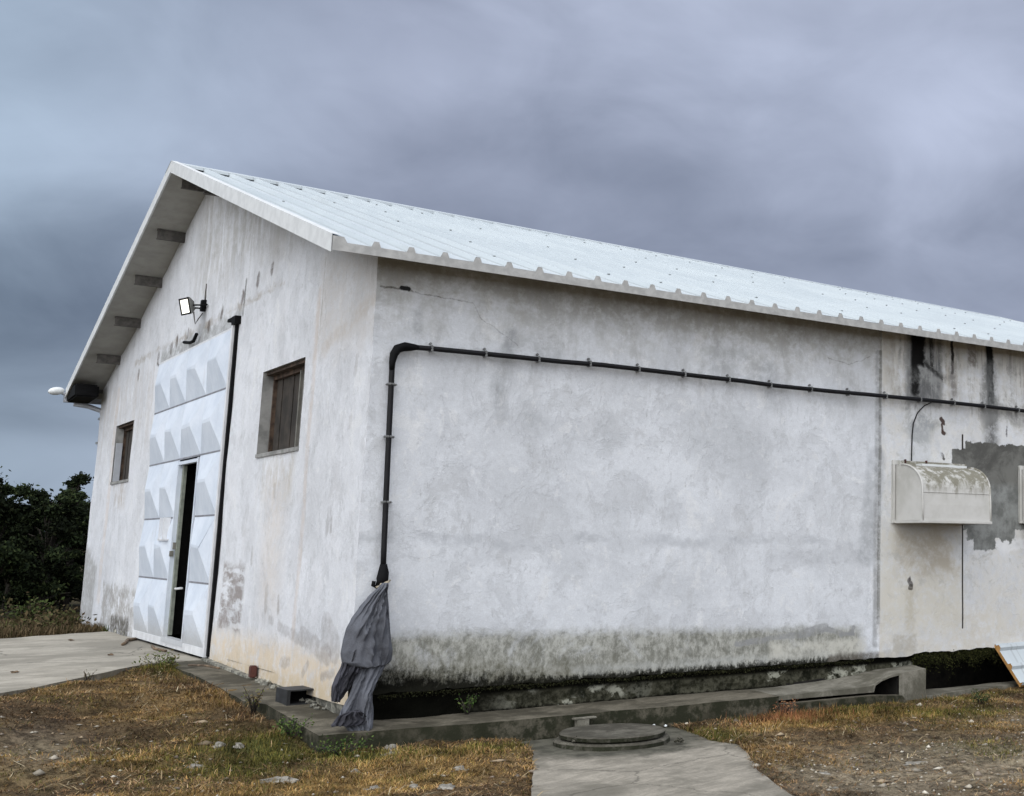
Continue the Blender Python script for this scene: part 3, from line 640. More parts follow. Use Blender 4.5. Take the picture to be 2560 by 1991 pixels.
# gable front
wb = MB()
ys = breaks(0, Wd, .12, [o[i] for o in OPEN for i in (0, 1)] + [YR, 1.45, 1.46, 10.49, 10.5])
def gz_bottom(y): return -.03 + mn.noise(Vector((y * 5, 0, 1))) * .012
for y0, y1 in zip(ys[:-1], ys[1:]):
    segs = [(-.1, None)]
    for o in OPEN:
        if y0 >= o[0] - 1e-4 and y1 <= o[1] + 1e-4:
            segs = [(-.1, o[2])] if o[2] > 0 else []
            segs.append((o[3], None)); break
    for a, b_ in segs:
        base = breaks(a, b_ if b_ else 3.05, .12, [1.8465, 2.6103, 3.21] if not b_ else [])
        t0, t1 = ZT(0, y0), ZT(0, y1)
        rows = [(z, z) for z in base]
        if b_ is None:
            s_ = rows[-1][0]; k = max(1, int((max(t0, t1) - s_) / .13)) ; rows += [(s_ + (t0 - s_) * i / k, s_ + (t1 - s_) * i / k) for i in range(1, k + 1)]
        for (za, zb), (zc, zd) in zip(rows[:-1], rows[1:]):
            wb.add([disp((0, y0, za), 1), disp((0, y1, zb), 1), disp((0, y1, zd), 1), disp((0, y0, zc), 1)], [(0, 3, 2, 1)], 1)
# long wall
def zb_long(x): return (-.03 if x < 5.3 else -.005) + mn.noise(Vector((x * 3, 3, 1))) * .012 + mn.noise(Vector((x * 8, 3, 1))) * .016 + mn.noise(Vector((x * 19, 3, 5))) * .010
xs = breaks(0, LEN, .05, [4.85, 4.855])
zs = breaks(-.03, ZT(0, 0), .12, [])
for x0, x1 in zip(xs[:-1], xs[1:]):
    for i, (z0, z1) in enumerate(zip(zs[:-1], zs[1:])):
        a0, a1 = (zb_long(x0), zb_long(x1)) if i == 0 else (z0, z0)
        t0, t1 = (ZT(x0, 0), ZT(x1, 0)) if i == len(zs) - 2 else (z1, z1)
        wb.add([disp((x0, 0, a0), 0), disp((x1, 0, a1), 0), disp((x1, 0, t1), 0), disp((x0, 0, t0), 0)], [(0, 1, 2, 3)], 0)
    # underside lip
    wb.add([disp((x0, 0, zb_long(x0)), 0), disp((x1, 0, zb_long(x1)), 0), (x1, .08, zb_long(x1)), (x0, .08, zb_long(x0))], [(0, 3, 2, 1)], 0)
# other sides, reveals and inner faces
wb.add([(0, Wd, -.3), (LEN, Wd, -.3), (LEN, Wd, ZT(0, Wd)), (0, Wd, ZT(0, Wd))], [(0, 3, 2, 1)], 0)
wb.add([(LEN, 0, -.3), (LEN, Wd, -.3), (LEN, Wd, ZT(LEN, Wd)), (LEN, YR, ZT(LEN, YR)), (LEN, 0, ZT(LEN, 0))], [(0, 1, 2, 3, 4)], 0)
for (y0, y1, z0, z1), dpt in zip(OPEN, (.22, .22, .25)):
    for q in ([(-.005, y1, z0), (dpt, y1, z0), (dpt, y1, z1), (-.005, y1, z1)], [(-.005, y0, z0), (dpt, y0, z0), (dpt, y0, z1), (-.005, y0, z1)],
              [(-.005, y0, z0), (-.005, y1, z0), (dpt, y1, z0), (dpt, y0, z0)], [(-.005, y0, z1), (-.005, y1, z1), (dpt, y1, z1), (dpt, y0, z1)]):
        wb.add(q, [(0, 1, 2, 3)], 2)
# inner leaf of the gable (dark), with the door opening
ip = [(.25, 4.2), (.25, 7.84)]
for (a, b_, c, d) in ((.1, 4.2, -.4, 3.2), (7.84, Wd - .1, -.4, 3.2), (4.2, 7.84, 3.21, 3.2)):
    wb.add([(.25, a, c), (.25, b_, c), (.25, b_, ZT(0, b_) - .01), (.25, min(max(YR, a), b_), ZT(0, min(max(YR, a), b_)) - .01), (.25, a, ZT(0, a) - .01)], [(0, 1, 2, 3, 4)], 3)
wb.add([(.1, .25, -.02), (LEN, .25, -.02), (LEN, .25, 3.2), (.1, .25, 3.2)], [(0, 1, 2, 3)], 3)
wb.add([(.0, .26, -.012), (LEN, .26, -.012), (LEN, Wd, -.012), (.0, Wd, -.012)], [(0, 1, 2, 3)], 3)
wall = rel(wb.obj('wall', [M['wall_long'], M['wall_gable'], M['reveal'], M['inside']], fix=False, smooth=True), ware)

# footing below the render
fb = MB()
def foot_grid(fn, a0, a1, z0, z1, st=.035):
    us = np.arange(a0, a1 + st, st); zz = np.arange(z0, z1 + .03, .03); base = []
    for z in zz:
        for u in us:
            c = mn.cell(Vector((u * 3.1 + math.sin(z * 40) * .2, z * 7, 2)))
            d = (mn.noise(Vector((u * 4.2, z * 9, 1))) * .030 + mn.noise(Vector((u * 14, z * 20, 1))) * .016 + (c - .5) * .02)
            base.append(fn(u, z, d))
    n_ = len(us); fs = [(j * n_ + i, j * n_ + i + 1, (j + 1) * n_ + i + 1, (j + 1) * n_ + i) for j in range(len(zz) - 1) for i in range(n_ - 1)]
    fb.add(base, fs)
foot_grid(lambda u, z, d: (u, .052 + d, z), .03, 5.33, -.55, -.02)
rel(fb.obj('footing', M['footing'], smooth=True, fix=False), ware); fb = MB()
foot_grid(lambda u, z, d: (.024 + d * .6, u, z), .03, 4.2, -.5, -.03)
rel(fb.obj('footing', M['rubble'], smooth=True, fix=False), ware); fb = MB()
foot_grid(lambda u, z, d: (.030 + d, u, z), 7.84, Wd, -.5, -.03)
rel(fb.obj('footing', M['rubble'], smooth=True, fix=False), ware)

# hollow below the render right of the culvert
pb = MB()
pb.add([(5.33, .05, -.7), (12, .05, -.7), (12, .8, -.7), (5.33, .8, -.7), (5.33, .05, .02), (12, .05, .02), (12, .8, .02), (5.33, .8, .02)],
       [(0, 1, 2, 3), (3, 2, 6, 7), (0, 3, 7, 4), (1, 5, 6, 2), (4, 7, 6, 5)])
rel(pb.obj('hollow', M['soil_shade'], fix=False), ware)

# roof sheets
ribs = [-.42 + .012] + [-.42 + .05 + .25 * i for i in range(1, 51)]
def roof_sheet(sgn):
    m = MB(); prof = []      # (x, dz) along the eave
    for i, rx in enumerate(ribs):
        if i == 0: prof += [(-.42, .04), (-.42 + .075, .04), (-.42 + .1, 0)]
        else: prof += [(rx - .034, 0), (rx - .017, .041), (rx + .017, .041), (rx + .034, 0)]
    prof.append((LEN + .42, 0)); prof = [p for p in prof if p[0] <= LEN + .42]
    K = 12; vs = []
    yy = [(-OY + (YR + OY) * k / K) if sgn > 0 else (2 * YR + OY - (YR + OY) * k / K) for k in range(K + 1)]
    for y in yy:
        for x, dz in prof: vs.append((x, y, roof_pan(x, y) + dz + mn.noise(Vector((x * .8, y * .8, 0))) * .004))
    n_ = len(prof); fs = [(k * n_ + i, k * n_ + i + 1, (k + 1) * n_ + i + 1, (k + 1) * n_ + i) for k in range(K) for i in range(n_ - 1)]
    m.add(vs, fs, 0)
    # underside
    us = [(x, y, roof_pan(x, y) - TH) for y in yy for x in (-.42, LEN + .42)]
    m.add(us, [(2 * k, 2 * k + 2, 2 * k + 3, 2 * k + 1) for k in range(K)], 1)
    # eave face (profiled end)
    y = yy[0]
    for (xa, za), (xb, zb) in zip(prof[:-1], prof[1:]):
        m.add([(xa, y, roof_pan(xa, y) - TH), (xb, y, roof_pan(xb, y) - TH), (xb, y, roof_pan(xb, y) + zb), (xa, y, roof_pan(xa, y) + za)], [(0, 1, 2, 3)], 2)
    # verge ends
    for xe in (-.42, LEN + .42):
        m.add([(xe, yy[0], roof_pan(xe, yy[0]) - TH), (xe, YR, roof_pan(xe, YR) - TH), (xe, YR, roof_pan(xe, YR) + .04), (xe, yy[0], roof_pan(xe, yy[0]) + .04)], [(0, 1, 2, 3)], 3)
    # fixings along the purlin lines
    for j, q in enumerate([.05, .24, .43, .62, .80, .95]):
        for i, rx in enumerate(ribs[1:]):
            if (i + j) % 2 or random.random() < .35: continue
            y = yy[0] + (yy[-1] - yy[0]) * q; z = roof_pan(rx, y) + .041
            m.box(rx - .009, rx + .009, y - .009, y + .009, z, z + .009, 4)
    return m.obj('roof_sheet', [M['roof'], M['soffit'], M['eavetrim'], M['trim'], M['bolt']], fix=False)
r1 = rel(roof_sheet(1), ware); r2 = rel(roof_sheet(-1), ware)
# verge flashing at the gable
vf = MB()
for a, b_ in ((-OY, YR), (2 * YR + OY, YR)):
    x = -.42
    za, zb = roof_pan(x, a), roof_pan(x, b_)
    vf.add([(x - .006, a, za - TH - .018), (x - .006, b_, zb - TH - .018), (x - .006, b_, zb + .052), (x - .006, a, za + .052),
            (x + .055, a, za + .052), (x + .055, b_, zb + .052), (x + .012, a, za - TH - .018), (x + .012, b_, zb - TH - .018)], [(0, 1, 2, 3), (3, 2, 5, 4), (0, 6, 7, 1)])
rel(vf.obj('verge_flashing', M['trim'], fix=False), ware)
# ridge capping, raised on the ribs, with fillers set back in the pans
rc = MB()
for s_ in (1, -1):
    rc2 = MB()
    w_ = .26
    for k in range(0, 13):
        xa, xb = -.43 + k, min(-.43 + k + 1.0, LEN + .43)
        if xa >= xb: continue
        f = lambda x, d: (x, YR - s_ * d, roof_pan(x, YR - d) + .047)
        a, b_, c, d = f(xa, 0), f(xb, 0), f(xb, w_), f(xa, w_)
        rc.add([a, b_, c, d, (c[0], c[1], c[2] - .030), (d[0], d[1], d[2] - .030)], [(0, 3, 2, 1), (3, 5, 4, 2)])
    for i, rx in enumerate(ribs[1:-1]):
        y = YR - s_ * (w_ - .02); z = roof_pan(rx, YR - (w_ - .02))
        rc2.add([(rx + .034, y, z), (rx + .216, y, z), (rx + .233, y, z + .043), (rx + .017, y, z + .043)], [(0, 1, 2, 3)])
    rel(rc2.obj('ridge_filler', M['ribdark'], fix=False), ware)
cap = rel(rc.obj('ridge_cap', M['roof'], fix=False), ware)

# purlin ends under the gable overhang
for sgn in (1, -1):
    for k in range(6):
        d = .10 + 1.155 * k if sgn > 0 else 1.08 + 1.155 * k
        y = YR + d if sgn > 0 else YR - d
        if y < .5: continue
        z = roof_pan(-.3, y) - TH - .003
        c = MB(); hgt = (.115 if k < 5 else .05) if sgn > 0 else (.115 if k == 0 else .045); bw = .05
        c.prism([(y - bw / 2, z - hgt), (y + bw / 2, z - hgt), (y + bw / 2, z - hgt + .012), (y - bw / 2 + .010, z - hgt + .012), (y - bw / 2 + .010, z - .012), (y + bw / 2, z - .012), (y + bw / 2, z), (y - bw / 2, z)], lambda p, q, r: (r, p, q), -.29, .1)
        rel(c.obj('purlin', M['purlin']), ware)

# windows
for (y0, y1, z0, z1), nm in zip(OPEN[:2], ('a', 'b')):
    fr = MB(); d = .085
    fr.box(d, d + .05, y0, y1, z1 - .07, z1, 0); fr.box(d - .06, d, y0, y1, z1 - .03, z1 - .002, 0); fr.box(d + .002, d + .045, y0, y0 + .035, z0, z1 - .07, 0); fr.box(d + .002, d + .045, y1 - .03, y1, z0, z1 - .07, 0)
    wf = fr.obj('window_frame', M['timber']); wr = rel(wf, ware)
    sh = MB(); k = 7
    for i in range(k):
        a = y0 + .035 + (y1 - y0 - .07) * i / k; b_ = y0 + .035 + (y1 - y0 - .07) * (i + 1) / k
        sh.box(d + .03 + (i % 2) * .006, d + .06, a + .003, b_ - .003, z0, z1 - .07, 0)
    shu = sh.obj('shutter', M['shutter']); shu.parent = wf
    mu = MB(); ym = y0 + (y1 - y0) * .30; mu.box(d - .01, d + .015, ym, ym + .028, z0, z1 - .065, 0)
    if nm == 'a': mo = mu.obj('mullion', M['mull']); mo.parent = wf
    rv = MB().box(-.012, d, y0 - .01, y1 + .01, z0 - .03, z0 + .004, 0).obj('window_sill', M['reveal']); rel(rv, ware)
# the far window has a lighter broken board on its reveal
rel(MB().box(.01, .08, 10.43, 10.465, 1.86, 2.38, 0).obj('loose_board', M['greypipe']), ware)

# sliding door
ZR = [.02, .6526, 1.3173, 1.9508, 2.5713, 3.1842]
Y0, Y1 = 4.217, 7.824; XD = -.035
door = rel(MB().box(XD - .004, XD + .02, Y0 + .03, Y1 - .01, ZR[5] - .03, ZR[5]).box(XD - .004, XD + .02, Y1 - .05, Y1, -.04, ZR[5]).box(XD - .010, XD + .02, Y0, Y0 + .055, -.04, ZR[5] + .01).box(XD - .008, XD + .02, Y0 + .055, Y1 - .05, -.04, .04).obj('sliding_door', M['doorframe']), ware)
panels = MB()
WK = (5.22, 6.10)
cols = [(4.272, 5.16), (5.16, 6.12), (6.12, 6.945), (6.945, 7.774)]
def pyramid(m, ya, yb, za, zb):
    g = .0; dp = .07
    a, b_, c, d = (XD, ya, za), (XD, yb, za), (XD, yb, zb), (XD, ya, zb)
    i = [(XD, ya + g, za + g), (XD, yb - g, za + g), (XD, yb - g, zb - g), (XD, ya + g, zb - g)]
    yc, zc = (ya + yb) / 2, (za + zb) / 2 + .02; hw = .19 * (yb - ya)
    tp = [(XD - dp, yc - hw, zc - .015), (XD - dp, yc + hw, zc - .015), (XD - dp, yc + hw, zc + .015), (XD - dp, yc - hw, zc + .015)]
    dp_ = [Vector(t_) + Vector((0, random.uniform(-.02, .02), random.uniform(-.015, .015))) for t_ in tp]
    m.add([a, b_, c, d] + dp_, [(0, 4, 5, 1), (1, 5, 6, 2), (2, 6, 7, 3), (3, 7, 4, 0), (4, 7, 6, 5)], 0)
for r_ in range(5):
    for ci, (ya, yb) in enumerate(cols):
        if ci == 1 and r_ < 3: continue
        pyramid(panels, ya, yb, ZR[r_] + .008, ZR[r_ + 1] - .008)
    for (a, b_) in ([(4.272, 7.774)] if r_ >= 3 else [(4.272, 5.16), (6.12, 7.774)]):
        if r_: panels.box(XD - .002, XD + .012, a, b_, ZR[r_] - .009, ZR[r_] + .009, 1)
po = panels.obj('embossed_panel', [M['door'], M['seam']], fix=False); po.parent = door
wf = MB().box(XD - .014, XD + .03, WK[1], 6.14, .04, 1.93).box(XD - .014, XD + .03, 5.185, WK[0], .04, 1.93).box(XD - .0145, XD + .03, WK[0], WK[1], 1.885, 1.92).box(XD - .016, XD + .05, 5.165, 6.165, .0, .055).obj('wicket_frame', M['door']); wf.parent = door
lf = MB().box(0, .035, 0, .88, .07, 1.88, M4=Matrix.Translation((XD + .035, 6.085, 0)) @ Matrix.Rotation(R(-62), 4, 'Z'), mi=1).box(XD + .028, XD + .06, 6.035, 6.10, .07, 1.88).obj('wicket_leaf', [M['leafedge'], M['leaf']]); lf.parent = door
MB().tube([(XD + .05, 6.02, .56), (XD + .03, 5.90, .56), (XD + .03, 5.62, .575)], .012).obj('door_handle', M['doorframe']).parent = lf
MB().box(XD + .0, XD + .035, 6.06, 6.11, .98, 1.05).box(XD - .02, XD + .01, 6.08, 6.13, .90, .96).obj('lock', M['mull']).parent = door
MB().box(XD - .075, XD - .015, 6.24, 6.27, 1.08, 1.32).box(XD - .075, XD - .015, 6.45, 6.48, 1.08, 1.32).box(XD - .075, XD - .015, 6.20, 6.52, 1.07, 1.09).obj('bolt_plate', M['doorframe']).parent = door
MB().box(XD + .006, .0, 4.155, 4.20, -.03, 3.22).obj('door_post', M['black'])
rel(bpy.data.objects['door_post'], ware)
MB().box(XD - .02, .0, 4.10, 4.24, 3.20, 3.28).box(XD - .01, .0, 4.22, 4.46, 3.255, 3.285).obj('roller_bracket', M['black']); rel(bpy.data.objects['roller_bracket'], ware)
MB().tube([(-.05, 6.4, 3.28), (-.05, 6.1, 3.24), (-.045, 5.95, 3.24), (-.04, 5.85, 3.31)], .018).obj('door_cable', M['black']); rel(bpy.data.objects['door_cable'], ware)
# gutter at the back eave and its downpipe
gt = MB().prism([(12.12, 3.19), (12.12, 3.05), (12.24, 3.05), (12.24, 3.18), (12.232, 3.18), (12.232, 3.062), (12.128, 3.062), (12.128, 3.19)], lambda p, q, r: (r, p, q), -.43, LEN)
rel(gt.obj('gutter', M['greypipe']), ware)
bk = MB()
ncl = 9
for i in range(ncl):
    for j in range(3):
        pass
bk.prism([(11.35, 3.07), (12.118, 3.04), (12.118, 3.12), (11.6, 3.26), (11.4, 3.25)], lambda p, q, r: (r, p, q), -.405, -.12)
rel(bk.obj('soffit_wrap', M['black'], bevel=.02), ware)
dp = MB().tube([(-.3, 12.18, 3.03), (-.12, 12.12, 3.0), (.02, 11.96, 2.93), (.035, 11.93, 2.84), (.035, 11.93, 2.42)], .035, 10)
dpo = rel(dp.obj('downpipe', M['greypipe'], smooth=True), ware)
for z in (2.80, 2.45): MB().box(-.02, .08, 11.86, 11.975, z, z + .03).obj('pipe_bracket', M['bolt']).parent = dpo

# ------------------------------------------------------------------ fittings on the walls
def P3(x, y, z): return Vector((x, y, z))
# black pipe
pr = thing('pipe', (.119, -.055, 2.5), 'long black pipe running up and along the long wall near the corner', 'pipe')
ym = -.062
b_ = MB()
pth = [(.155, ym, .84), (.150, ym, 1.0), (.135, ym, 1.6), (.122, ym, 2.2), (.119, ym, 2.40)] + [(.119 + .09 * (1 - math.cos(a)), ym, 2.42 + .09 * math.sin(a)) for a in np.linspace(.2, math.pi / 2, 6)]
pth += [(x, ym + (0 if x < 4.5 else -.022), 2.512 + .008 * math.sin(x * 1.3) + (0.010 if 1.5 < x < 3.5 else 0) - .004 * max(0, x - 4)) for x in np.arange(.4, LEN, .35)]
rel(b_.tube(pth, .020, 10).obj('tube', M['pipe'], smooth=True), pr)
e_ = MB().tube([(.119, ym - .002, 2.33), (.117, ym - .004, 2.38), (.122, ym - .004, 2.44), (.15, ym - .004, 2.49), (.20, ym - .004, 2.512), (.26, ym - .004, 2.515), (.30, ym - .002, 2.513)], [.020, .025, .031, .035, .033, .027, .020], 10)
me_ = e_.obj('wrapped_elbow', M['black'], smooth=True)
for v in me_.data.vertices: v.co += Vector((1, 1, 1)) * mn.noise(v.co * 30) * .012
rel(me_, pr)
rel(MB().tube([(.155, ym, .90), (.158, ym, .84), (.150, ym - .01, .79), (.135, ym - .01, .76), (.115, ym, .745)], [.024, .038, .042, .030, .014], 10).obj('pipe_end', M['black'], smooth=True), pr)
rel(MB().tube([(.155, ym - .02, .76), (.11, ym - .02, .735), (.085, ym - .02, .75), (.09, ym - .02, .78)], .014, 8).obj('hook', M['black'], smooth=True), pr)
clipm = None
for x, z in [(.4, 0), (.82, 0), (1.255, 0), (1.70, 0), (2.15, 0), (2.595, 0), (3.05, 0), (3.50, 0), (3.96, 0), (4.41, 0), (4.86, 0), (5.31, 0), (5.77, 0), (6.21, 0), (6.72, 0)]:
    zc = 2.512 + .008 * math.sin(x * 1.3) + (0.010 if 1.5 < x < 3.5 else 0) - .004 * max(0, x - 4); yo = 0 if x < 4.5 else -.022
    o = MB().box(x - .008, x + .008, ym - .025 + yo, ym + .050 + yo, zc - .026, zc + .026).box(x - .008, x + .008, ym + yo + .01, ym + yo + .05, zc + .03, zc + .052).obj('clip', M['clip'], bevel=.006); rel(o, pr)
for x, z in [(.121, 2.22), (.129, 1.83), (.141, 1.35)]:
    o = MB().box(x - .027, x + .027, ym - .025, ym + .050, z - .008, z + .008).box(x + .03, x + .052, ym + .01, ym + .05, z - .008, z + .008).obj('clip', M['clip'], bevel=.006); rel(o, pr)

# exhaust hoods
def hood(x0, z0, label):
    t_ = thing('exhaust_hood', (x0, -.022, z0), label, 'vent hood', 'exhaust hoods on the long wall')
    W_, H_, D_ = 1.0, .625, .42
    f = MB().box(0, W_, -.025, 0, 0, .03).box(0, W_, -.025, 0, H_ - .045, H_).box(0, .035, -.025, 0, .03, H_ - .045).box(W_ - .035, W_, -.025, 0, .03, H_ - .045).obj('mounting_frame', M['hood'], t_, bevel=.004)
    prof = [(0, H_ - .05), (-.10, H_ - .05)]
    for a in np.linspace(0, math.pi / 2, 14)[1:]: prof.append((-.10 - (D_ - .10) * math.sin(a), H_ - .05 - .25 * (1 - math.cos(a))))
    prof += [(-D_ - .006, .18), (-D_ - .008, .02)]
    s_ = MB(); n_ = len(prof)
    for j, xx in enumerate((.045, W_ - .045)):
        s_.add([(xx, y, z) for y, z in prof] + [(xx, 0, .02)], [tuple(range(n_ + 1))], 0)
    xsx = np.linspace(.045, W_ - .045, 13); vs = [(x, y, z + mn.noise(Vector((x * 3, y * 5, z * 5))) * .004) for x in xsx for y, z in prof]
    s_.add(vs, [(i * n_ + k, i * n_ + k + 1, (i + 1) * n_ + k + 1, (i + 1) * n_ + k) for i in range(12) for k in range(n_ - 1)])
    s_.obj('shell', M['hood'], t_, fix=False)
    for xx in (.045, W_ - .045): MB().tube([(xx, y - .004, z + .004) for y, z in prof[1:]], .010, 6).obj('edge_bead', M['hood'], t_, smooth=True)
    MB().box(.03, W_ - .03, -D_ - .022, -D_ + .012, 0, .030).box(.03, .055, -D_ + .012, 0, 0, .03).box(W_ - .055, W_ - .03, -D_ + .012, 0, 0, .03).obj('bottom_rim', M['hood'], t_, bevel=.004)
    MB().box(.055, W_ - .055, -D_ - .0065, -D_ + .004, .298, .302).obj('seam', M['hood'], t_)
    for sx_ in (.15, .43): MB().box(sx_, sx_ + .018, -.034, -.02, H_ - .03, H_ + .012).obj('fixing_screw', M['rust'], t_)
    MB().box(.30, W_ - .09, -.125, -.02, H_ - .050, H_ - .028).obj('top_batten', M['whitepl'], t_)
    MB().box(.05, W_ - .05, -D_ + .012, -.03, .03, .045).box(.05, W_ - .05, -D_ + .02, -.03, .06, .08).obj('grille', M['soil_shade'], t_)
    return t_
h1 = hood(4.985, 1.262, 'curved pale exhaust hood with mildew streaks on top and a cable above it')
h2 = hood(6.775, 1.285, 'second exhaust hood cut off at the right edge, beyond the bare grey render patch')
cb = MB().tube([(5.48, -.075, 2.50), (5.40, -.045, 2.46), (5.31, -.04, 2.38), (5.26, -.035, 2.27), (5.245, -.035, 2.15), (5.24, -.035, 1.99), (5.24, -.035, 1.885)], .006, 6)
tag(cb.obj('cable', M['black'], smooth=True), 'thin dark cable looping from the black pipe down to the mildewed exhaust hood', 'cable')

# floodlight above the door
fl = thing('floodlight', (-.01, 5.74, 3.6), 'lit square floodlight on a bracket above the sliding door', 'floodlight')
Rm = Matrix.Translation((-.165, 5.76, 3.590)) @ Matrix.Scale(.86, 4) @ Matrix.Rotation(R(13), 4, 'Z') @ Matrix.Rotation(R(-14), 4, 'Y')
c = MB(); 
def ring(m, w0, w1, h0, h1, x0, x1, mi=0):
    q = lambda w_, h_, x_: [Rm @ Vector((x_, a * w_, b * h_)) for a, b in ((-1, -1), (1, -1), (1, 1), (-1, 1))]
    v = q(w0, h0, x0) + q(w1, h1, x1); m.add(v, [(i, (i + 1) % 4, 4 + (i + 1) % 4, 4 + i) for i in range(4)], mi)
ring(c, .125, .125, .105, .105, -.035, -.02); ring(c, .125, .07, .105, .05, -.02, .05); ring(c, .125, .105, .105, .086, -.035, -.035)
c.add([Rm @ Vector((.05, a * .07, b * .05)) for a, b in ((-1, -1), (1, -1), (1, 1), (-1, 1))], [(0, 1, 2, 3)])
rel(c.obj('housing', M['lamp_grey'], fix=False), fl)
frm = MB()
for a in (-1, 1):
    frm.box(-.042, -.030, a * .115 - .010, a * .115 + .010, -.105, .105, 0, Rm); frm.box(-.042, -.030, -.125, .125, a * .096 - .010, a * .096 + .010, 0, Rm)
rel(frm.obj('lens_frame', M['black']), fl)
em = bpy.data.materials.new('lit_glass'); em.use_nodes = True; pb_ = em.node_tree.nodes['Principled BSDF']
pb_.inputs['Base Color'].default_value = (.9, .88, .8, 1); pb_.inputs['Emission Color'].default_value = (1, .97, .88, 1); pb_.inputs['Emission Strength'].default_value = 1.6; pb_.inputs['Roughness'].default_value = .2
g_ = MB(); g_.add([Rm @ Vector((-.033, a * .105, b * .086)) for a, b in ((-1, -1), (1, -1), (1, 1), (-1, 1))], [(0, 1, 2, 3)]); rel(g_.obj('lit_glass', em, fix=False), fl)
br = MB()
for sy in (-1, 1):
    yv = .13 * sy
    br.tube([Rm @ Vector((0, yv, 0)), Vector((-.02, 5.74 + yv, 3.60))], .009, 6)
br.tube([(-.02, 5.58, 3.60), (-.02, 5.90, 3.60)], .010, 6); br.box(-.045, .0, 5.70, 5.78, 3.55, 3.67)
rel(br.obj('bracket', M['black']), fl)
rel(MB().tube([(-.006, 5.76, 3.86), (-.008, 5.755, 3.62)], .008, 6).obj('supply_cable', M['purlin'], smooth=True), fl)
rel(MB().tube([(-.03, 5.70, 3.52), (-.08, 5.64, 3.44), (-.11, 5.60, 3.38), (-.12, 5.63, 3.45), (-.12, 5.68, 3.52)], .006, 6).obj('loose_wire', M['purlin'], smooth=True), fl)

# oval lamp beyond the far eave corner
ol = thing('eave_lamp', (-.56, 12.15, 3.2), 'white oval lamp head sticking out past the far roof corner', 'lamp')
em_ = MB(); k = 16; vs = []; nn = 9
Ro = Matrix.Translation((-.535, 12.12, 3.195)) @ Matrix.Rotation(R(-12), 4, 'Y') @ Matrix.Rotation(R(20), 4, 'Z')
for i in range(nn):
    a = math.pi * i / (nn - 1)
    for j in range(k):
        q = 2 * math.pi * j / k; vs.append(Ro @ Vector((-.108 * math.cos(a), .065 * math.sin(a) * math.cos(q), .058 * math.sin(a) * math.sin(q))))
em_.add(vs, [(i * k + j, i * k + (j + 1) % k, (i + 1) * k + (j + 1) % k, (i + 1) * k + j) for i in range(nn - 1) for j in range(k)])
rel(em_.obj('lamp_head', M['whitepl'], smooth=True), ol)
rel(MB().tube([(-.46, 12.14, 3.17), (-.42, 12.15, 3.16), (-.36, 12.16, 3.15)], .022, 8).obj('arm', M['greypipe'], smooth=True), ol)

# tarp hanging on the pipe end
tp_root = None
def loft(rows, yc, dep, folds, seed, close=True):
    """rows: (z, xl, xr); cloth body with soft folds"""
    m = MB(); nr = 100; nc = 110; rows = sorted(rows, key=lambda r_: -r_[0]); zsr = [r_[0] for r_ in rows]
    def samp(z):
        for a, b in zip(rows[:-1], rows[1:]):
            if a[0] >= z >= b[0]:
                t_ = (a[0] - z) / max(1e-6, a[0] - b[0]); t_ = t_ * t_ * (3 - 2 * t_) * .4 + t_ * .6
                return a[1] + (b[1] - a[1]) * t_, a[2] + (b[2] - a[2]) * t_
        return rows[-1][1:]
    vs = []
    for i in range(nr + 1):
        z = zsr[0] + (zsr[-1] - zsr[0]) * i / nr; xl, xr = samp(z); c_ = (xl + xr) / 2; hw = max(.004, (xr - xl) / 2)
        yy = yc(z) if callable(yc) else yc; dd = dep(z) if callable(dep) else dep
        for j in range(nc):
            a = 2 * math.pi * j / nc; ux = math.cos(a); uy = -math.sin(a)
            fo = mn.noise(Vector((ux * folds + z * 3.4, seed, z * 1.6))) * .9 + mn.noise(Vector((ux * folds * 1.9 - z * 4, seed + 4, z * 2.6))) * .35
            rdg = (.16 - min(.16, abs(mn.noise(Vector((ux * folds * .75 + z * 2.8, seed + 21, z * 1.4)))))) * .22 + mn.noise(Vector((ux * 6, z * 11, seed + 2))) * .006
            crease = abs(mn.noise(Vector((ux * folds * 1.3 - z * 2.2, seed + 9, z * 1.7))))
            dy = uy * dd * (.75 + .25 * abs(uy)) + (fo * .042 - (.12 - min(.12, crease)) * .34 + rdg) * (1 if uy < 0 else .1) * (1 - abs(ux) ** 4)
            vs.append((c_ + ux * hw, yy + dy, z + mn.noise(Vector((ux * 3, uy, seed + z * 3))) * .012))
    m.add(vs, [(i * nc + j, i * nc + (j + 1) % nc, (i + 1) * nc + (j + 1) % nc, (i + 1) * nc + j) for i in range(nr) for j in range(nc)])
    m.add([], []); m.f.append(tuple(range(nc))[::-1]); m.m.append(0); m.f.append(tuple(range(nr * nc, (nr + 1) * nc))); m.m.append(0)
    return m
tarp = MB()
def merge(a, b, mi=0): a.add(b.v, b.f, mi); return a
merge(tarp, loft([(.765, .125, .165), (.748, .112, .168), (.67, .037, .178), (.592, -.019, .188), (.515, -.067, .195), (.438, -.100, .202), (.361, -.116, .212), (.284, -.127, .225), (.225, -.115, .222), (.198, -.07, .200), (.185, 0, .12)], lambda z: -.13 - .03 * min(1, max(0, (.6 - z) / .3)), lambda z: .035 + .075 * min(1, (.77 - z) / .45), 2.1, 1.3))
merge(tarp, loft([(.34, -.06, .03), (.299, -.096, .033), (.2, -.121, .03), (.11, -.158, -.014), (.057, -.173, -.045), (.0, -.172, -.085), (-.04, -.165, -.118)], -.165, .04, 4.5, 5.1), 1)
merge(tarp, loft([(.30, .05, .185), (.257, .0, .214), (.20, -.01, .19), (.142, -.019, .158), (.056, -.05, .109), (.0, -.07, .083), (-.05, -.10, .084), (-.10, -.13, .090), (-.14, -.145, .089), (-.18, -.12, .086), (-.22, -.09, .080), (-.243, -.072, .062)], lambda z: -.155 - .14 * max(0, .22 - z) / .45, .045, 1.8, 8.4))
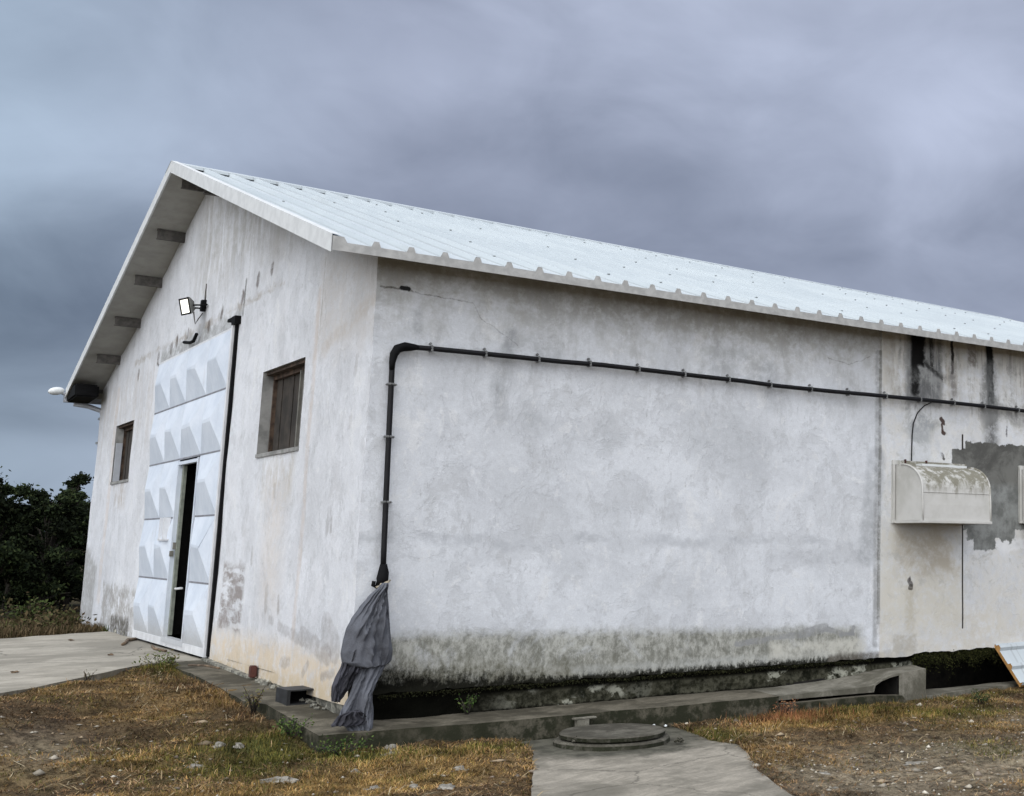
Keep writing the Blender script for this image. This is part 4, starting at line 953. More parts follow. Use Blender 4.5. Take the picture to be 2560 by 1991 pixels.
merge(tarp, loft([(-.10, -.10, -.02), (-.125, -.165, .02), (-.155, -.185, .055), (-.18, -.203, .03), (-.19, -.195, -.02)], -.31, .03, 3.0, 11.1), 1)
to = tarp.obj('tarp', [M['tarp'], simple('tarp_dark', (.040, .040, .052), .8, var=.3, scale=9)], smooth=True, fix=True)  # second slot: darker tone on the left and lowest flaps
tag(to, 'crumpled dark grey tarp tied to the pipe end, hanging over the corner onto the apron', 'tarp')
kn = MB().tube([(.10, -.10, .735), (.135, -.115, .745), (.17, -.10, .765), (.205, -.08, .785)], [.006, .012, .012, .005], 7).tube([(.12, -.125, .76), (.15, -.13, .74), (.165, -.12, .725)], .009, 7)
tw = kn.obj('tie_string', M['twine'], smooth=True); tw.parent = to

# culvert hump
cu = thing('culvert_cover', (4.2, -.2, -.3), 'concrete culvert hump with a dark arched mouth beside the apron', 'culvert')
top_f = [(3.385, -.236), (3.7, -.234), (4.05, -.232), (4.3, -.228), (4.435, -.218), (4.455, -.212), (4.52, -.178), (4.637, -.146), (4.733, -.132), (4.9, -.118), (5.066, -.110)]
top_b = [(3.385, -.224), (3.7, -.222), (4.1, -.206), (4.3, -.195), (4.5, -.175), (4.785, -.148), (4.9, -.140), (5.0, -.135), (5.136, -.131), (5.25, -.127), (5.34, -.124)]
cm = MB(); nF = len(top_f); rows = 7; grid = []
for k in range(rows):
    t_ = k / (rows - 1)
    for (xa, za), (xb, zb) in zip(top_f, top_b): grid.append((xa + (xb - xa) * t_, -.465 + .52 * t_, za + (zb - za) * t_ + mn.noise(Vector((xa * 4, t_ * 4, 0))) * .003))
cm.add(grid, [(k * nF + i, k * nF + i + 1, (k + 1) * nF + i + 1, (k + 1) * nF + i) for k in range(rows - 1) for i in range(nF - 1)])
# front skirt: thin lip left of the mouth, arch edge, solid block on the right
botz = [-.274, -.276, -.278, -.280, -.282, -.225, -.192, -.162, -.55, -.55, -.55]
for i in range(nF - 1):
    (xa, za), (xb, zb) = top_f[i], top_f[i + 1]; ba, bb = botz[i], botz[i + 1]
    if i == 7: bb = -.150
    cm.add([(xa, -.465, ba), (xb, -.465, bb), (xb, -.465, zb), (xa, -.465, za)], [(0, 1, 2, 3)])
    if i < 8: cm.add([(xa, -.465, ba), (xb, -.465, bb), (xb, .02, bb), (xa, .02, ba)], [(0, 3, 2, 1)])
cm.add([(5.066, -.465, -.55), (5.34, .055, -.55), (5.34, .055, -.124), (5.066, -.465, -.110)], [(0, 1, 2, 3)])
rel(cm.obj('cover_slab', M['hump'], fix=False), cu)
cm2 = MB().add([(4.734, -.45, -.55), (4.734, .03, -.55), (4.734, .03, -.165), (4.734, -.45, -.165)], [(0, 1, 2, 3)]).add([(3.38, .03, -.6), (4.733, .03, -.6), (4.733, .03, -.16), (3.38, .03, -.22)], [(0, 1, 2, 3)]).add([(3.38, -.43, -.33), (4.733, -.43, -.40), (4.733, .03, -.40), (3.38, .03, -.33)], [(0, 1, 2, 3)])
rel(cm2.obj('culvert_bed', M['soil_shade'], fix=False), cu)  # mouth side, back and bed coloured dark to stand in for depth shade
lip = MB()
lip.prism([(3.385, -.30), (4.40, -.302), (4.73, -.325), (4.80, -.40), (4.80, -.5), (3.385, -.5)], lambda p, q, r: (p, r, q), -.53, -.43)
rel(lip.obj('front_curb', M['apron'], bevel=.006), cu)

# manhole
mh = thing('manhole', (1.60, -.89, -.42), 'round concrete manhole with a moss-grey lid on the pad in front of the wall', 'manhole')
rel(MB().lathe([(.30, -.02), (.42, -.02), (.415, .050), (.405, .062), (.34, .062)], (1.60, -.905, -.42), 64, 0, .02).obj('ring', M['lid'], smooth=False, fix=True), mh)
rel(MB().lathe([(.30, .05), (.33, .05), (.340, .072), (.378, .075), (.382, .100), (.372, .107), (.2, .109), (.0, .110)], (1.60, -.905, -.42), 64, 0, .008).obj('lid', M['lid'], smooth=False), mh)
rel(MB().box(1.50, 1.60, -.53, -.48, -.33, -.265).box(1.47, 1.66, -.535, -.485, -.268, -.255).obj('lug', M['hump'], bevel=.005), mh)

# ------------------------------------------------------------------ loose things
bx = thing('drain_box', (.0, .84, -.15), 'open black plastic box set on the apron beside the gable foot', 'box')
bm_ = MB(); Rb = Matrix.Translation((-.075, .80, -.158)) @ Matrix.Rotation(R(2), 4, 'Z')
Wb, Db, Hb, tb = .108, .27, .115, .010
for q in [(-Wb - .012, -Wb + tb, 0, Db, 0, Hb), (Wb - tb, Wb, 0, Db, 0, Hb), (-Wb + tb, Wb - tb, Db - tb, Db, 0, Hb - tb), (-Wb + tb, Wb - tb, 0, Db, 0, tb), (-Wb + tb, Wb - tb, -.01, Db, Hb - tb, Hb)]: bm_.box(*q, M4=Rb)
rel(bm_.obj('shell', simple('grey_plastic', (.032, .034, .037), .6, var=.3)), bx)
rel(MB().box(-Wb + tb, Wb - tb, .17, Db - tb, tb, Hb - tb, M4=Rb).obj('dark_core', M['black']), bx)
tag(MB().box(-.06, -.008, 2.42, 2.50, -.09, .01, M4=None).obj('brick_piece', M['rust'], bevel=.008), 'small red brown brick piece leaning on the gable foot', 'brick')

def rock(name, x, y, sx, sy, sz, rot, mat, seed, label, cat='stone', group=None, zoff=0, jag=.6):
    bm = bmesh.new(); bmesh.ops.create_icosphere(bm, subdivisions=3, radius=1)
    for v in bm.verts:
        n_ = v.co.copy(); d = 1 + mn.noise(n_ * 1.3 + Vector((seed, 0, 0))) * jag + mn.noise(n_ * 4 + Vector((seed, 0, 0))) * jag * .45 + mn.cell(n_ * 2.2 + Vector((seed, 3, 0))) * .18 - .15
        v.co = Vector((n_.x * sx * d, n_.y * sy * d, max(-.4, n_.z) * sz * d))
    me = bpy.data.meshes.new(name); bm.to_mesh(me); bm.free(); me.materials.append(mat)
    o = bpy.data.objects.new(name, me); COL.objects.link(o); o.location = (x, y, G(x, y) + zoff); o.rotation_euler = (0, 0, rot)
    return tag(o, label, cat, group)
RA = math.atan2(RT.y, RT.x)
gw = 'pale stones lying in the dry grass'
st = [(-.976, -.257, .075, .045, .03, 'flat pale stone alone in the brown grass, left of the green weeds'),
      (-.80, .06, .05, .04, .035, 'lumpy whitish stone left of a similar one, below the green patch'), (-.70, -.02, .05, .035, .03, 'whitish stone right of its twin, just below the green patch'),
      (-.70, -1.08, .12, .05, .035, 'long grey flat rock at the bottom of the picture below the slab corner'),
      (.134, -.50, .055, .045, .05, 'squarish pale rubble block right in front of the slab face'), (.10, -.66, .08, .03, .018, 'thin pale stone flake below the squarish rubble block'),
      (-.344, -1.64, .06, .035, .025, 'pale stone at the bottom edge, left of the concrete pad'), (-.02, -1.95, .05, .04, .03, 'pale pointed stone by the bottom left edge of the pad'), (-.12, -1.72, .05, .03, .025, 'small stone between the bottom edge stones left of the pad'),
      (.28, -1.35, .06, .035, .022, 'dusty flat stone left of the pad edge'), (-.25, -1.0, .045, .03, .02, 'small dusty stone in the straw right of the long grey rock'),
      (2.239, -2.612, .065, .022, .02, 'white broken slab piece on the earth right of the pad'), (2.05, -2.889, .085, .022, .014, 'long thin white slab piece below another, right of the pad'),
      (1.86, -3.30, .06, .02, .02, 'pale stone at the bottom edge right of the pad'), (2.815, -2.95, .09, .02, .022, 'curled pale bark-like flake on the gravel at the right'),
      (3.65, -1.95, .03, .02, .02, 'small white stone above the gravel at the right')]
for i, (x, y, a, b, c_, lb) in enumerate(st): rock('stone', x, y, a, b, c_, RA + random.uniform(-.3, .3), M['stone'], i * 3.7, lb, group=None, zoff=-.008)
for i, (x, y, lb) in enumerate([(1.985, -.83, 'tiny white pebble, left one of a pair right of the manhole'), (2.06, -.87, 'tiny white pebble, right one of a pair right of the manhole')]):
    rock('pebble', x, y, .012, .01, .01, 0, M['whitepl'], i, lb, 'pebble', zoff=.05)
for i, (x, y, sx, lb) in enumerate([(1.255, -1.02, .03, 'small dark rubble lump left of the manhole ring'), (1.93, -1.30, .035, 'small rubble lump right of the manhole ring')]):
    rock('rubble', x, y, sx, .03, .03, RA, M['lid'], i + 50, lb, 'rubble', zoff=.02)
def twig(pts, r, label, mat='wood'):
    o = MB().tube([(x, y, z) for x, y, z in pts], r, 6).obj('twig', M[mat], smooth=True); tag(o, label, 'twig')
twig([(-.04, 7.55, -.052), (-.16, 7.35, -.048), (-.22, 7.05, -.055), (-.30, 6.75, -.055)], .018, 'dark twig on the driveway at the left foot of the sliding door')
twig([(-.10, 6.3, -.055), (-.16, 5.85, -.05), (-.12, 5.5, -.055)], .014, 'dark twig on the driveway in front of the wicket')
twig([(-.26, 3.75, -.065), (-.20, 3.45, -.05), (-.13, 3.2, -.06)], .010, 'thin stick lying on the apron left of the brick piece')
for i, (x, y, lb) in enumerate([(-1.55, 3.9, 'dark clod near the front edge of the driveway'), (-.62, 7.9, 'dark clod on the far part of the driveway'), (-.62, 5.4, 'dark clod on the driveway before the door')]):
    rock('clod', x, y, .032, .022, .012, .3, M['wood'], i + 20, lb, 'clod', zoff=-G(x, y) - .06)
# gable foot rubble
rb = MB()
for i in range(60):
    yq = random.uniform(.45, 2.35); xq = random.uniform(-.05, .0); s_ = random.uniform(.008, .022); zq = apz(xq, yq) + s_ * .4
    q = Matrix.Translation((xq, yq, zq)) @ Matrix.Rotation(random.random() * 3, 4, 'Z') @ Matrix.Rotation(random.random(), 4, 'X')
    rb.box(-s_, s_, -s_ * 1.3, s_ * 1.3, -s_ * .7, s_ * .7, 0, q)
tag(rb.obj('rubble_line', M['rubble']), 'crumbled pale mortar along the foot of the gable wall', 'rubble', kind='stuff')

# leaning insulated roof panels
def ribbed_panel(off, label):
    t_ = thing('roof_panel', (0, 0, 0), label, 'roof panel', 'white insulated panels stacked against the wall')
    L_, H_ = 3.0, .62
    top = Vector((6.41 + off * .12, -.03 - off * .045, .03 + off * .035)); bot = Vector((6.46 + off * .1, -.36 - off * .05, -.365))
    ax = Vector((1, 0, .01)).normalized(); dn = (bot - top); nrm = ax.cross(dn).normalized()
    if nrm.y > 0: nrm = -nrm
    t_.location = bot
    Hh = dn.length; dn.normalize()
    prof = []
    for k in range(3):
        c_ = .02 + k * .235
        prof += [(c_, 0), (c_ + .016, .034), (c_ + .052, .034), (c_ + .07, 0)]
    prof = [p for p in prof if p[0] <= Hh]; prof = [(0, 0)] + prof + [(Hh, 0)]
    P_ = lambda s_, d, e: top + ax * e + dn * s_ + nrm * d
    m = MB(); n_ = len(prof); m.add([P_(s_, d, 0) for s_, d in prof] + [P_(s_, d, L_) for s_, d in prof], [(i, i + 1, n_ + i + 1, n_ + i) for i in range(n_ - 1)])
    m.add([P_(0, 0, 0), P_(0, 0, L_), P_(0, -.03, L_), P_(0, -.03, 0)], [(0, 1, 2, 3)])
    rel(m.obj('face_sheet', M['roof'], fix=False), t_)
    c = MB(); c.add([P_(s_, d - .001, .001) for s_, d in prof] + [P_(Hh, -.035, .001), P_(0, -.035, .001)], [tuple(range(n_ + 2))]); c.add([P_(0, -.002, .002), P_(Hh, -.002, .002), P_(Hh, -.035, .002), P_(0, -.035, .002), P_(0, -.002, L_), P_(Hh, -.002, L_), P_(Hh, -.035, L_), P_(0, -.035, L_)], [(0, 1, 2, 3), (4, 5, 6, 7), (3, 2, 6, 7), (1, 5, 6, 2)])
    rel(c.obj('foam_core', M['foam'], fix=False), t_)
ribbed_panel(0, 'white ribbed panel with orange foam edge leaning against the wall at the right edge')
tag(MB().tube([(6.50, -.40, -.36), (6.60, -.44, -.36)], .018, 8).obj('dark_prop', M['black']), 'small dark block under the leaning white panel', 'block')

# ------------------------------------------------------------------ vegetation
def proj_uv(x, y, z):
    d = np.stack([x - CAM.x, y - CAM.y, z - CAM.z], -1); f = d @ np.array(FW); return 2333.47 + 3148.2 * (d @ np.array(RT)) / f, 884.95 - 3148.2 * (d @ np.array(UP)) / f
def inside_poly(x, y, poly):
    c = np.zeros(x.shape, bool); j = len(poly) - 1
    for i in range(len(poly)):
        xi, yi = poly[i]; xj, yj = poly[j]; cnd = ((yi > y) != (yj > y)) & (x < (xj - xi) * (y - yi) / (yj - yi + 1e-12) + xi); c ^= cnd; j = i
    return c
PAD = [(1.06, -.3), (.93, -1.0), (.69, -1.6), (.34, -2.35), (-.7, -4.6), (-.2, -6.0), (2.0, -5.8), (1.45, -3.38), (1.76, -2.55), (2.08, -1.95), (2.22, -1.62), (2.18, -1.30), (2.24, -1.05), (2.35, -.3)]
APR = [(-.31, -.37), (.3, -.43), (1.83, -.475), (3.38, -.49), (4.8, -.54), (5.1, -.46), (5.6, -.30), (7.2, -.16), (12, -.12), (12, 12), (.0, 12), (-.02, 4.2), (-.36, 4.2), (-.39, 1.3)]
DRV = [(.1, 4.30), (.1, 9.5), (-.18, 9.45), (-1.2, 8.8), (-6, 5.75), (-12, 2.2), (-12, -7), (-4.8, -2.0), (-1.8, 2.17), (-1.46, 2.6), (-.67, 3.9), (-.40, 4.2)]
def blades(name, N, region, lens, tilt, colfn, keep, label, wid=.0022):
    x = rng.uniform(region[0], region[1], N); y = rng.uniform(region[2], region[3], N); z = hfull(x, y)
    u, v = proj_uv(x, y, z); ok = (u > -120) & (u < 2680) & (v < 2080) & ~inside_poly(x, y, PAD) & ~inside_poly(x, y, APR) & ~inside_poly(x, y, DRV)
    ok &= rng.random(N) < keep(x, y); x, y, z = x[ok], y[ok], z[ok]; n_ = len(x)
    L = rng.uniform(lens[0], lens[1], n_); az = rng.uniform(0, 2 * np.pi, n_); ti = rng.uniform(tilt[0], tilt[1], n_)
    C_, Lm, Tm = colfn(x, y, n_); L = L * Lm; ti = ti * Tm
    dx = np.cos(az) * np.sin(ti); dy = np.sin(az) * np.sin(ti); dz = np.cos(ti)
    sx = -np.sin(az); sy = np.cos(az); W2 = wid * rng.uniform(.6, 1.5, n_) * (1 + L * 6)
    p0 = np.stack([x, y, z - .004], -1); dr = np.stack([dx, dy, dz], -1); sd_ = np.stack([sx, sy, np.zeros(n_)], -1)
    mid = p0 + dr * (L * .55)[:, None] + np.array([0, 0, 1]) * (L * .06)[:, None]; tip = p0 + dr * L[:, None] - np.array([0, 0, 1]) * (L * .10)[:, None]
    vs = np.stack([p0 - sd_ * W2[:, None], p0 + sd_ * W2[:, None], mid - sd_ * (W2 * .8)[:, None], mid + sd_ * (W2 * .8)[:, None], tip], 1).reshape(-1, 3)
    b0 = np.arange(n_) * 5
    ff = np.stack([b0, b0 + 1, b0 + 3, b0 + 2, b0 + 2, b0 + 3, b0 + 4], -1).ravel(); cn = np.tile([4, 3], n_)
    o = np_mesh(name, vs, ff, cn, M['blades'], np.repeat(C_, 5, 0)); return tag(o, label, 'grass', kind='stuff')
def pal(n_, cs, ws):
    cs = np.array(cs); i = rng.choice(len(cs), n_, p=np.array(ws) / sum(ws)); return cs[i] * rng.uniform(.65, 1.3, (n_, 1))
def gcol(x, y, n_):
    gr, stw, gv, n, n2 = ground_zones(x, y)
    brown = pal(n_, [(.17, .11, .06), (.25, .175, .10), (.09, .055, .034), (.34, .26, .17)], [4, 3.5, 2.5, 1.8])
    sw = pal(n_, [(.29, .195, .08), (.22, .145, .055), (.36, .275, .145), (.20, .165, .055)], [3, 3, 2, 2])
    gg = pal(n_, [(.075, .085, .022), (.12, .12, .032), (.17, .155, .05), (.04, .055, .016)], [3, 3, 3, 2])
    r = rng.random(n_); C_ = brown.copy()
    m1 = r < np.clip(stw * .95, 0, 1); C_[m1] = sw[m1]
    r2 = rng.random(n_); m2 = r2 < np.clip(gr * .95, 0, .95); C_[m2] = gg[m2]
    red = rng.random(n_) < gs(x, y, 3.25, -.78, .35, .22) * .8; C_[red] = pal(n_, [(.20, .095, .05), (.26, .14, .07)], [1, 1])[red]
    k = .42 + 1.25 * np.clip((fbm(x * 5.5 + 31, y * 5.5 + 7, 4) - .28) * 2.2, 0, 1.15) ; C_ = C_ * (k * (.54 + .5 * fbm(x * 1.5, y * 1.5 + 50)))[:, None] * np.array([1.0, .90, .80]) * 1.05
    Tm = np.where(m2, .62, 1.0); Lm = np.where(m2, .9, 1.0) + .5 * red
    Tm = Tm * np.where(stw > .6, .85, 1)
    return C_, Lm, Tm
blades('dry_grass', 1500000, (-4, 8, -5.2, 4.4), (.015, .06), (R(58), R(89)), gcol, lambda x, y: np.clip(.30 + 1.1 * (fbm(x * 2.5 + 3, y * 2.5, 4) - .35) + ground_zones(x, y)[0] * .4 + ground_zones(x, y)[1] * .4 - ground_zones(x, y)[2] * .75, .04, 1), 'matted dry brown and straw grass with green patches round the slab', .0013)
blades('rank_grass', 260000, (-1.6, 6.5, -1.6, 4.4), (.03, .085), (R(10), R(72)), gcol, lambda x, y: np.clip(ground_zones(x, y)[0] * .5 + gs(x, y, 3.3, -.8, .5, .25) * .8 + ground_zones(x, y)[1] * .12 + gs(x, y, -.42, 1.2, .12, .5) * .8 + gs(x, y, -.5, 2.6, .15, 1.0) * .35 - .06, 0, 1), 'taller grass and weeds along the apron edges', .0010)
def far_col(x, y, n_):
    n = fbm(x * .9, y * .9, 4); C_ = pal(n_, [(.095, .068, .038), (.06, .046, .024), (.13, .095, .055), (.055, .055, .022)], [4, 3, 2, 1])
    g = n > .62; C_[g] = pal(n_, [(.05, .075, .018), (.08, .10, .03)], [1, 1])[g]; return C_, .5 + n, np.ones(n_)
def stem_col(x, y, n_):
    return pal(n_, [(.30, .23, .13), (.16, .10, .055), (.38, .32, .21)], [2, 3, 1]), np.ones(n_), np.ones(n_)
blades('dead_stems', 26000, (-4, 8, -5.2, 4.4), (.07, .20), (R(70), R(90)), stem_col, lambda x, y: np.clip((fbm(x * 1.8 + 13, y * 1.8 + 7, 4) - .38) * 3, 0, 1), 'long dead stems strewn flat over the dry grass', .0012)
blades('field_grass', 420000, (-7, 2.5, 8.6, 18), (.05, .20), (R(5), R(70)), far_col, lambda x, y: np.clip(fbm(x * .7 + 4, y * .7, 3) * 1.6, 0, 1) * (y > 9.1), 'brown rank weeds covering the field behind the driveway', .0022)
# gravel
def gravel():
    N = 9000; x = rng.uniform(-2.5, 7, N); y = rng.uniform(-5, 1.5, N); z = hfull(x, y); u, v = proj_uv(x, y, z)
    ok = (u > -50) & (u < 2620) & (v < 2050) & ~inside_poly(x, y, PAD) & ~inside_poly(x, y, APR) & ~inside_poly(x, y, DRV) & (rng.random(N) < .22 + ground_zones(x, y)[2] * .9)
    x, y, z = x[ok], y[ok], z[ok]; n_ = len(x); s_ = rng.uniform(.004, .014, n_) * (1 + (rng.random(n_) < .06) * 1.6)
    base = np.array([(1, 0, 0), (0, 1, 0), (-1, 0, 0), (0, -1, 0), (0, 0, .6), (0, 0, -.6)], float)
    fs = np.array([(0, 1, 4), (1, 2, 4), (2, 3, 4), (3, 0, 4), (1, 0, 5), (2, 1, 5), (3, 2, 5), (0, 3, 5)])
    an = rng.uniform(0, 6.28, n_); c_, s2 = np.cos(an), np.sin(an)
    vv = base[None] * rng.uniform(.5, 1.4, (n_, 6, 1)) * s_[:, None, None]; vv[:, :, 0] *= rng.uniform(.8, 2, (n_, 1))
    xr = vv[:, :, 0] * c_[:, None] - vv[:, :, 1] * s2[:, None]; yr = vv[:, :, 0] * s2[:, None] + vv[:, :, 1] * c_[:, None]
    vs = np.stack([xr + x[:, None], yr + y[:, None], vv[:, :, 2] + z[:, None] + .004], -1).reshape(-1, 3)
    ff = (fs[None] + (np.arange(n_) * 6)[:, None, None]).reshape(-1); C_ = pal(n_, [(.30, .27, .22), (.18, .15, .12), (.42, .39, .33), (.24, .19, .13)], [3, 3, 1, 2])
    tag(np_mesh('gravel', vs, ff, np.full(n_ * 8, 3), M['blades'], np.repeat(C_, 6, 0)), 'loose pale gravel and chips scattered on the earth', 'gravel', kind='stuff')
gravel()

def leafcloud(pts, sizes, cols_, flat=0.0):
    n_ = len(pts); a = rng.normal(size=(n_, 3)); a /= np.linalg.norm(a, axis=1)[:, None]; b = rng.normal(size=(n_, 3)); b -= a * (a * b).sum(1)[:, None]; b /= np.linalg.norm(b, axis=1)[:, None]
    s_ = sizes[:, None]; vs = np.stack([pts - a * s_ - b * s_ * .3, pts + b * s_ * .55, pts + a * s_ + b * s_ * .2, pts - b * s_ * .6], 1).reshape(-1, 3)
    return vs, np.arange(n_ * 4), np.full(n_, 4), np.repeat(cols_, 4, 0)
def plant(name, x, y, z, h_, r_, nst, ncl, size, cols_, label, cat, group=None):
    root = thing(name, (x, y, z), label, cat, group)
    m = MB(); P_ = []
    for i in range(nst):
        a = random.uniform(0, 6.28); t_ = random.uniform(.2, 1); e = Vector((math.cos(a) * r_ * t_, math.sin(a) * r_ * t_, h_ * random.uniform(.55, 1)))
        mid = e * .5 + Vector((0, 0, h_ * .1)); m.tube([(0, 0, -.02), mid, e], [.012 * h_ ** .5, .008 * h_ ** .5, .003 * h_ ** .5], 5)
        for k in range(ncl):
            q = random.uniform(.25, 1.05); p = mid * (2 * q) if q < .5 else mid.lerp(e, (q - .5) * 2)
            P_.append(p + Vector([random.gauss(0, r_ * .13) for _ in range(3)]))
    so_ = m.obj('stem', M['bark'], root, smooth=True)
    P_ = np.array([tuple(p) for p in P_]); P_[:, 2] = np.maximum(P_[:, 2], 0)
    lo = np_mesh('leaves', *leafcloud(P_, rng.uniform(.6, 1.4, len(P_)) * size, pal(len(P_), cols_, [1] * len(cols_)))[:3], M['foliage'], None)
    bpy.data.objects.remove(lo); 
    v_, f_, c_, col_ = leafcloud(P_, rng.uniform(.6, 1.4, len(P_)) * size, pal(len(P_), cols_, [1] * len(cols_)))
    lo = np_mesh('leaves', v_, f_, c_, M['foliage'], col_); lo.parent = root
    return root
GREEN = [(.045, .085, .02), (.07, .11, .03), (.03, .055, .015), (.10, .13, .04)]
BROWN = [(.07, .05, .028), (.10, .075, .04), (.05, .045, .02), (.06, .065, .025)]
plant('weed', .85, -.03, -.23, .17, .10, 9, 14, .010, GREEN, 'small green weed growing at the dark foot of the long wall', 'weed')
plant('weed', -.36, .02, G(-.36, .02), .13, .17, 16, 22, .009, GREEN, 'low leafy green weed against the left side of the slab corner', 'weed')
plant('weed', -.18, -.52, G(-.18, -.52), .09, .20, 16, 20, .009, GREEN, 'creeping green weed in front of the slab corner', 'weed')
plant('weed', -.43, 3.95, -.15, .17, .24, 18, 24, .012, [(.07, .095, .028), (.10, .12, .035), (.13, .11, .05)], 'bushy green weed where the driveway meets the apron', 'weed')
plant('weed', -.37, .98, G(-.37, .98), .22, .12, 12, 12, .009, [(.12, .13, .04), (.17, .13, .06), (.08, .06, .03)], 'tall thin dry weed at the left edge of the apron joint', 'weed')
plant('weed', 3.28, -.70, G(3.28, -.70), .15, .14, 14, 16, .009, [(.20, .09, .045), (.26, .14, .07), (.12, .05, .03)], 'reddish brown weed below the culvert ramp', 'weed')
plant('weed', 5.25, -1.02, G(5.25, -1.02), .10, .16, 12, 18, .011, [(.035, .05, .018), (.05, .06, .025)], 'dark green weed in front of the hollow by the culvert', 'weed')
plant('weed', -1.12, 3.15, -.11, .09, .08, 7, 6, .008, BROWN, 'small dry weed on the front edge of the driveway', 'weed')
# moss hanging from the render edge over the hollow
N = 5200; mx = rng.uniform(5.30, 6.6, N); mzz = -.0 - np.abs(rng.normal(0, .055, N)) * (1 + .6 * vn(mx * 6, mx * 0)); mp = np.stack([mx, .015 + rng.normal(0, .02, N), mzz], -1)
v_, f_, c_, col_ = leafcloud(mp, rng.uniform(.004, .010, N), pal(N, [(.035, .04, .012), (.02, .022, .008), (.055, .055, .02)], [2, 2, 1]))
mo = np_mesh('hanging_moss', v_, f_, c_, M['foliage'], col_); rel(mo, ware); mo['kind'] = 'stuff'
N = 5000; mx = rng.uniform(.2, 4.8, N); mp = np.stack([mx, .012 + rng.normal(0, .016, N), -.035 - np.abs(rng.normal(0, .016, N)) + .012 * (vn(mx * 7, mx * 0) - .5)], -1)
v_, f_, c_, col_ = leafcloud(mp, rng.uniform(.004, .010, N), pal(N, [(.018, .02, .009), (.012, .012, .006), (.035, .035, .015)], [2, 2, 1]))
mo = np_mesh('ledge_moss', v_, f_, c_, M['foliage'], col_); rel(mo, ware); mo['kind'] = 'stuff'

# bushes behind the driveway
bl = [(-2.1, 12.2, .45, 1.0, BROWN, 'brown bramble bush at the left edge behind the driveway'), (-1.2, 13.2, .50, .9, BROWN, 'brown olive bush behind the driveway, left of the olive green one'),
      (-.45, 12.9, .42, .5, [(.035, .05, .015), (.05, .065, .02), (.06, .05, .025)], 'olive green bush near the far corner of the warehouse'), (-.15, 11.9, .26, .45, BROWN, 'low brown weeds at the far foot of the gable wall'),
      (-1.5, 10.3, .22, .6, BROWN, 'low brown weed clump at the far edge of the driveway'), (-.62, 10.2, .22, .5, BROWN, 'low weed clump beside the gable end of the driveway'), (-3.0, 11.5, .5, 1.1, BROWN, 'brown bush outside the left edge'),
      (.9, 15.5, .75, .35, [(.03, .045, .018)], 'slim dark shrub standing before the trees')]
for (x, y, h_, r_, cs, lb) in bl:
    plant('bush', x, y, G(x, y) - .03, h_, r_, 26, 34, .028, cs, lb, 'bush')

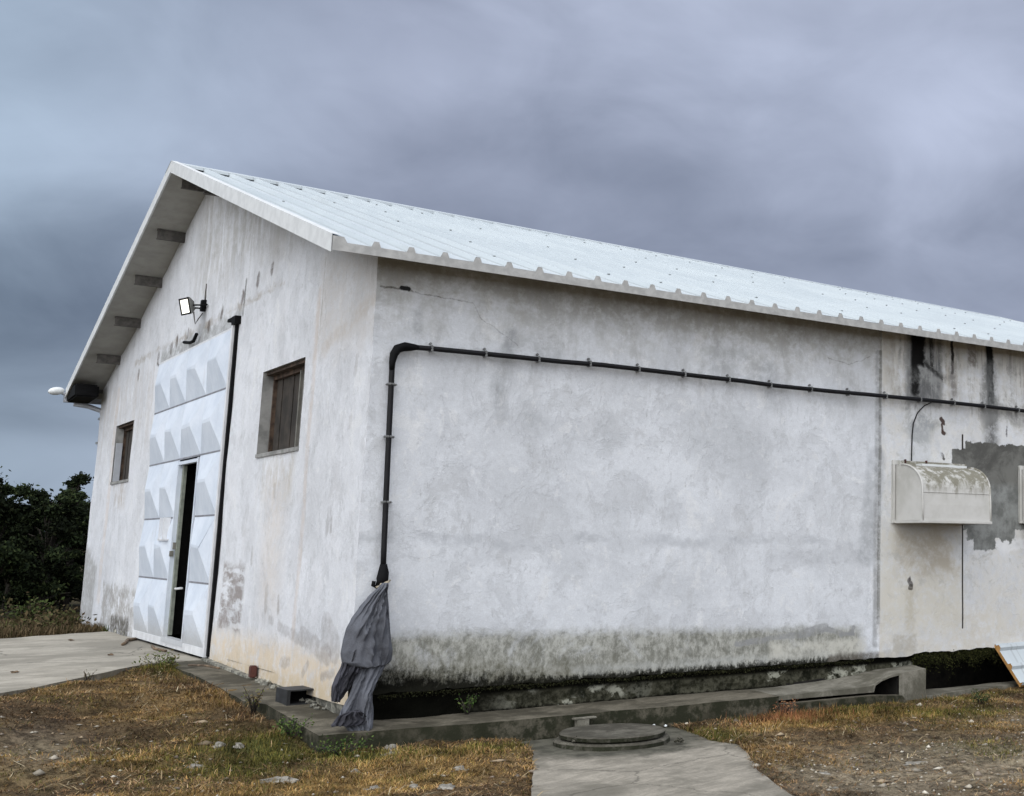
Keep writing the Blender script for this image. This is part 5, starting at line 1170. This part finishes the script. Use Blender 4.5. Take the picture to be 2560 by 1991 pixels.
# trees
def tree(x, y, hh, rr, label, seed, tone=1.0, low=.08):
    z = G(x, y); rs = random.Random(seed); rg = np.random.default_rng(seed)
    root = thing('tree', (x, y, z), label, 'tree', 'trees beyond the field')
    m = MB(); m.tube([(0, 0, -.2), (.05, 0, hh * .3), (.0, .05, hh * .6), (0, 0, hh * .9)], [.16, .12, .08, .02], 7)
    cl = []
    for i in range(40):
        zz = hh * (low + (1 - low) * rs.random() ** .8); k = (zz / hh); rad = rr * (1.0 - .55 * max(0, k - .45) / .55) * math.sqrt(rs.random()); a = rs.uniform(0, 6.28)
        c_ = Vector((math.cos(a) * rad, math.sin(a) * rad, zz * .96)); cl.append((c_, rr * rs.uniform(.13, .34)))
        m.tube([(0, 0, zz * .6), c_ * .5 + Vector((0, 0, zz * .42)), c_], [.05, .03, .012], 5)
    m.obj('trunk', M['bark'], root, smooth=True)
    P_ = []; 
    fac = []
    for c_, r_ in cl:
        n_ = 750; fac.append(np.full(n_, rs.choice([.45, .6, .8, 1.2, 1.9]))); d = rg.normal(size=(n_, 3)); d /= np.linalg.norm(d, axis=1)[:, None]; d *= (np.abs(rg.normal(0, .62, n_)) + .1)[:, None] * r_
        d[:, 2] *= .7; P_.append(d + np.array(tuple(c_)))
    P_ = np.concatenate(P_); P_[:, 2] = np.maximum(P_[:, 2], .05)
    cb_ = pal(len(P_), [(.022, .032, .014), (.030, .042, .016), (.012, .018, .009), (.045, .055, .022)], [3, 2, 3, .5]) * tone * .62
    cb_ = cb_ * np.concatenate(fac)[:, None]
    v_, f_, c_, col_ = leafcloud(P_, rg.uniform(.03, .085, len(P_)), cb_)
    o = np_mesh('crown', v_, f_, c_, M['foliage'], col_); o.parent = root
trs = [(1.25, 37.5, 4.25, 1.15, 'tallest dark tree at the left edge of the picture'), (2.05, 41, 3.3, .9, 'dark rounded tree between the tall left tree and the warehouse, nearest the tall one'), (2.85, 40, 3.95, 1.1, 'dark tree in the middle of the gap left of the warehouse'), (3.65, 41.5, 4.7, .6, 'dark tree with an upright tip left of the warehouse corner'),
       (4.5, 42, 4.0, 1.2, 'dark tree partly hidden by the far corner of the warehouse'), (-.4, 36, 4.4, 1.7, 'dark tree left of the picture edge'), (-2.8, 37, 5.2, 2.0, 'dark tree farther left of the picture edge'), (5.8, 43, 4.6, 1.6, 'dark tree hidden behind the warehouse'),
       (2.4, 44.5, 3.4, 1.5, 'low dark tree filling the second row on the left'), (3.9, 46, 3.8, 1.6, 'low dark tree filling the second row on the right'), (1.2, 44, 4.0, 1.6, 'low dark tree behind the tallest one')]
for i, (x, y, hh, rr, lb) in enumerate(trs): tree(x, y, hh, rr, lb, i + 3)
# the wood goes on to the left, outside the picture
src = [o for o in bpy.data.objects if o.name.startswith('tree') and o.parent is None]
for i, (x, y, sc) in enumerate([(-6.5, 38, 1.0), (-9.5, 36, 1.2), (-13, 39, 1.1), (-17, 37, 1.25), (-4.6, 42, .95), (-21, 40, 1.2)]):
    o = src[i % 5]; r = o.copy(); COL.objects.link(r); r.location = (x, y, G(x, y)); r.scale = (sc, sc, sc * 1.1); r.rotation_euler = (0, 0, i * 1.3)
    r['label'] = 'dark tree of the wood far outside the left edge of the picture'
    for ch in list(o.children):
        c = ch.copy(); COL.objects.link(c); c.parent = r
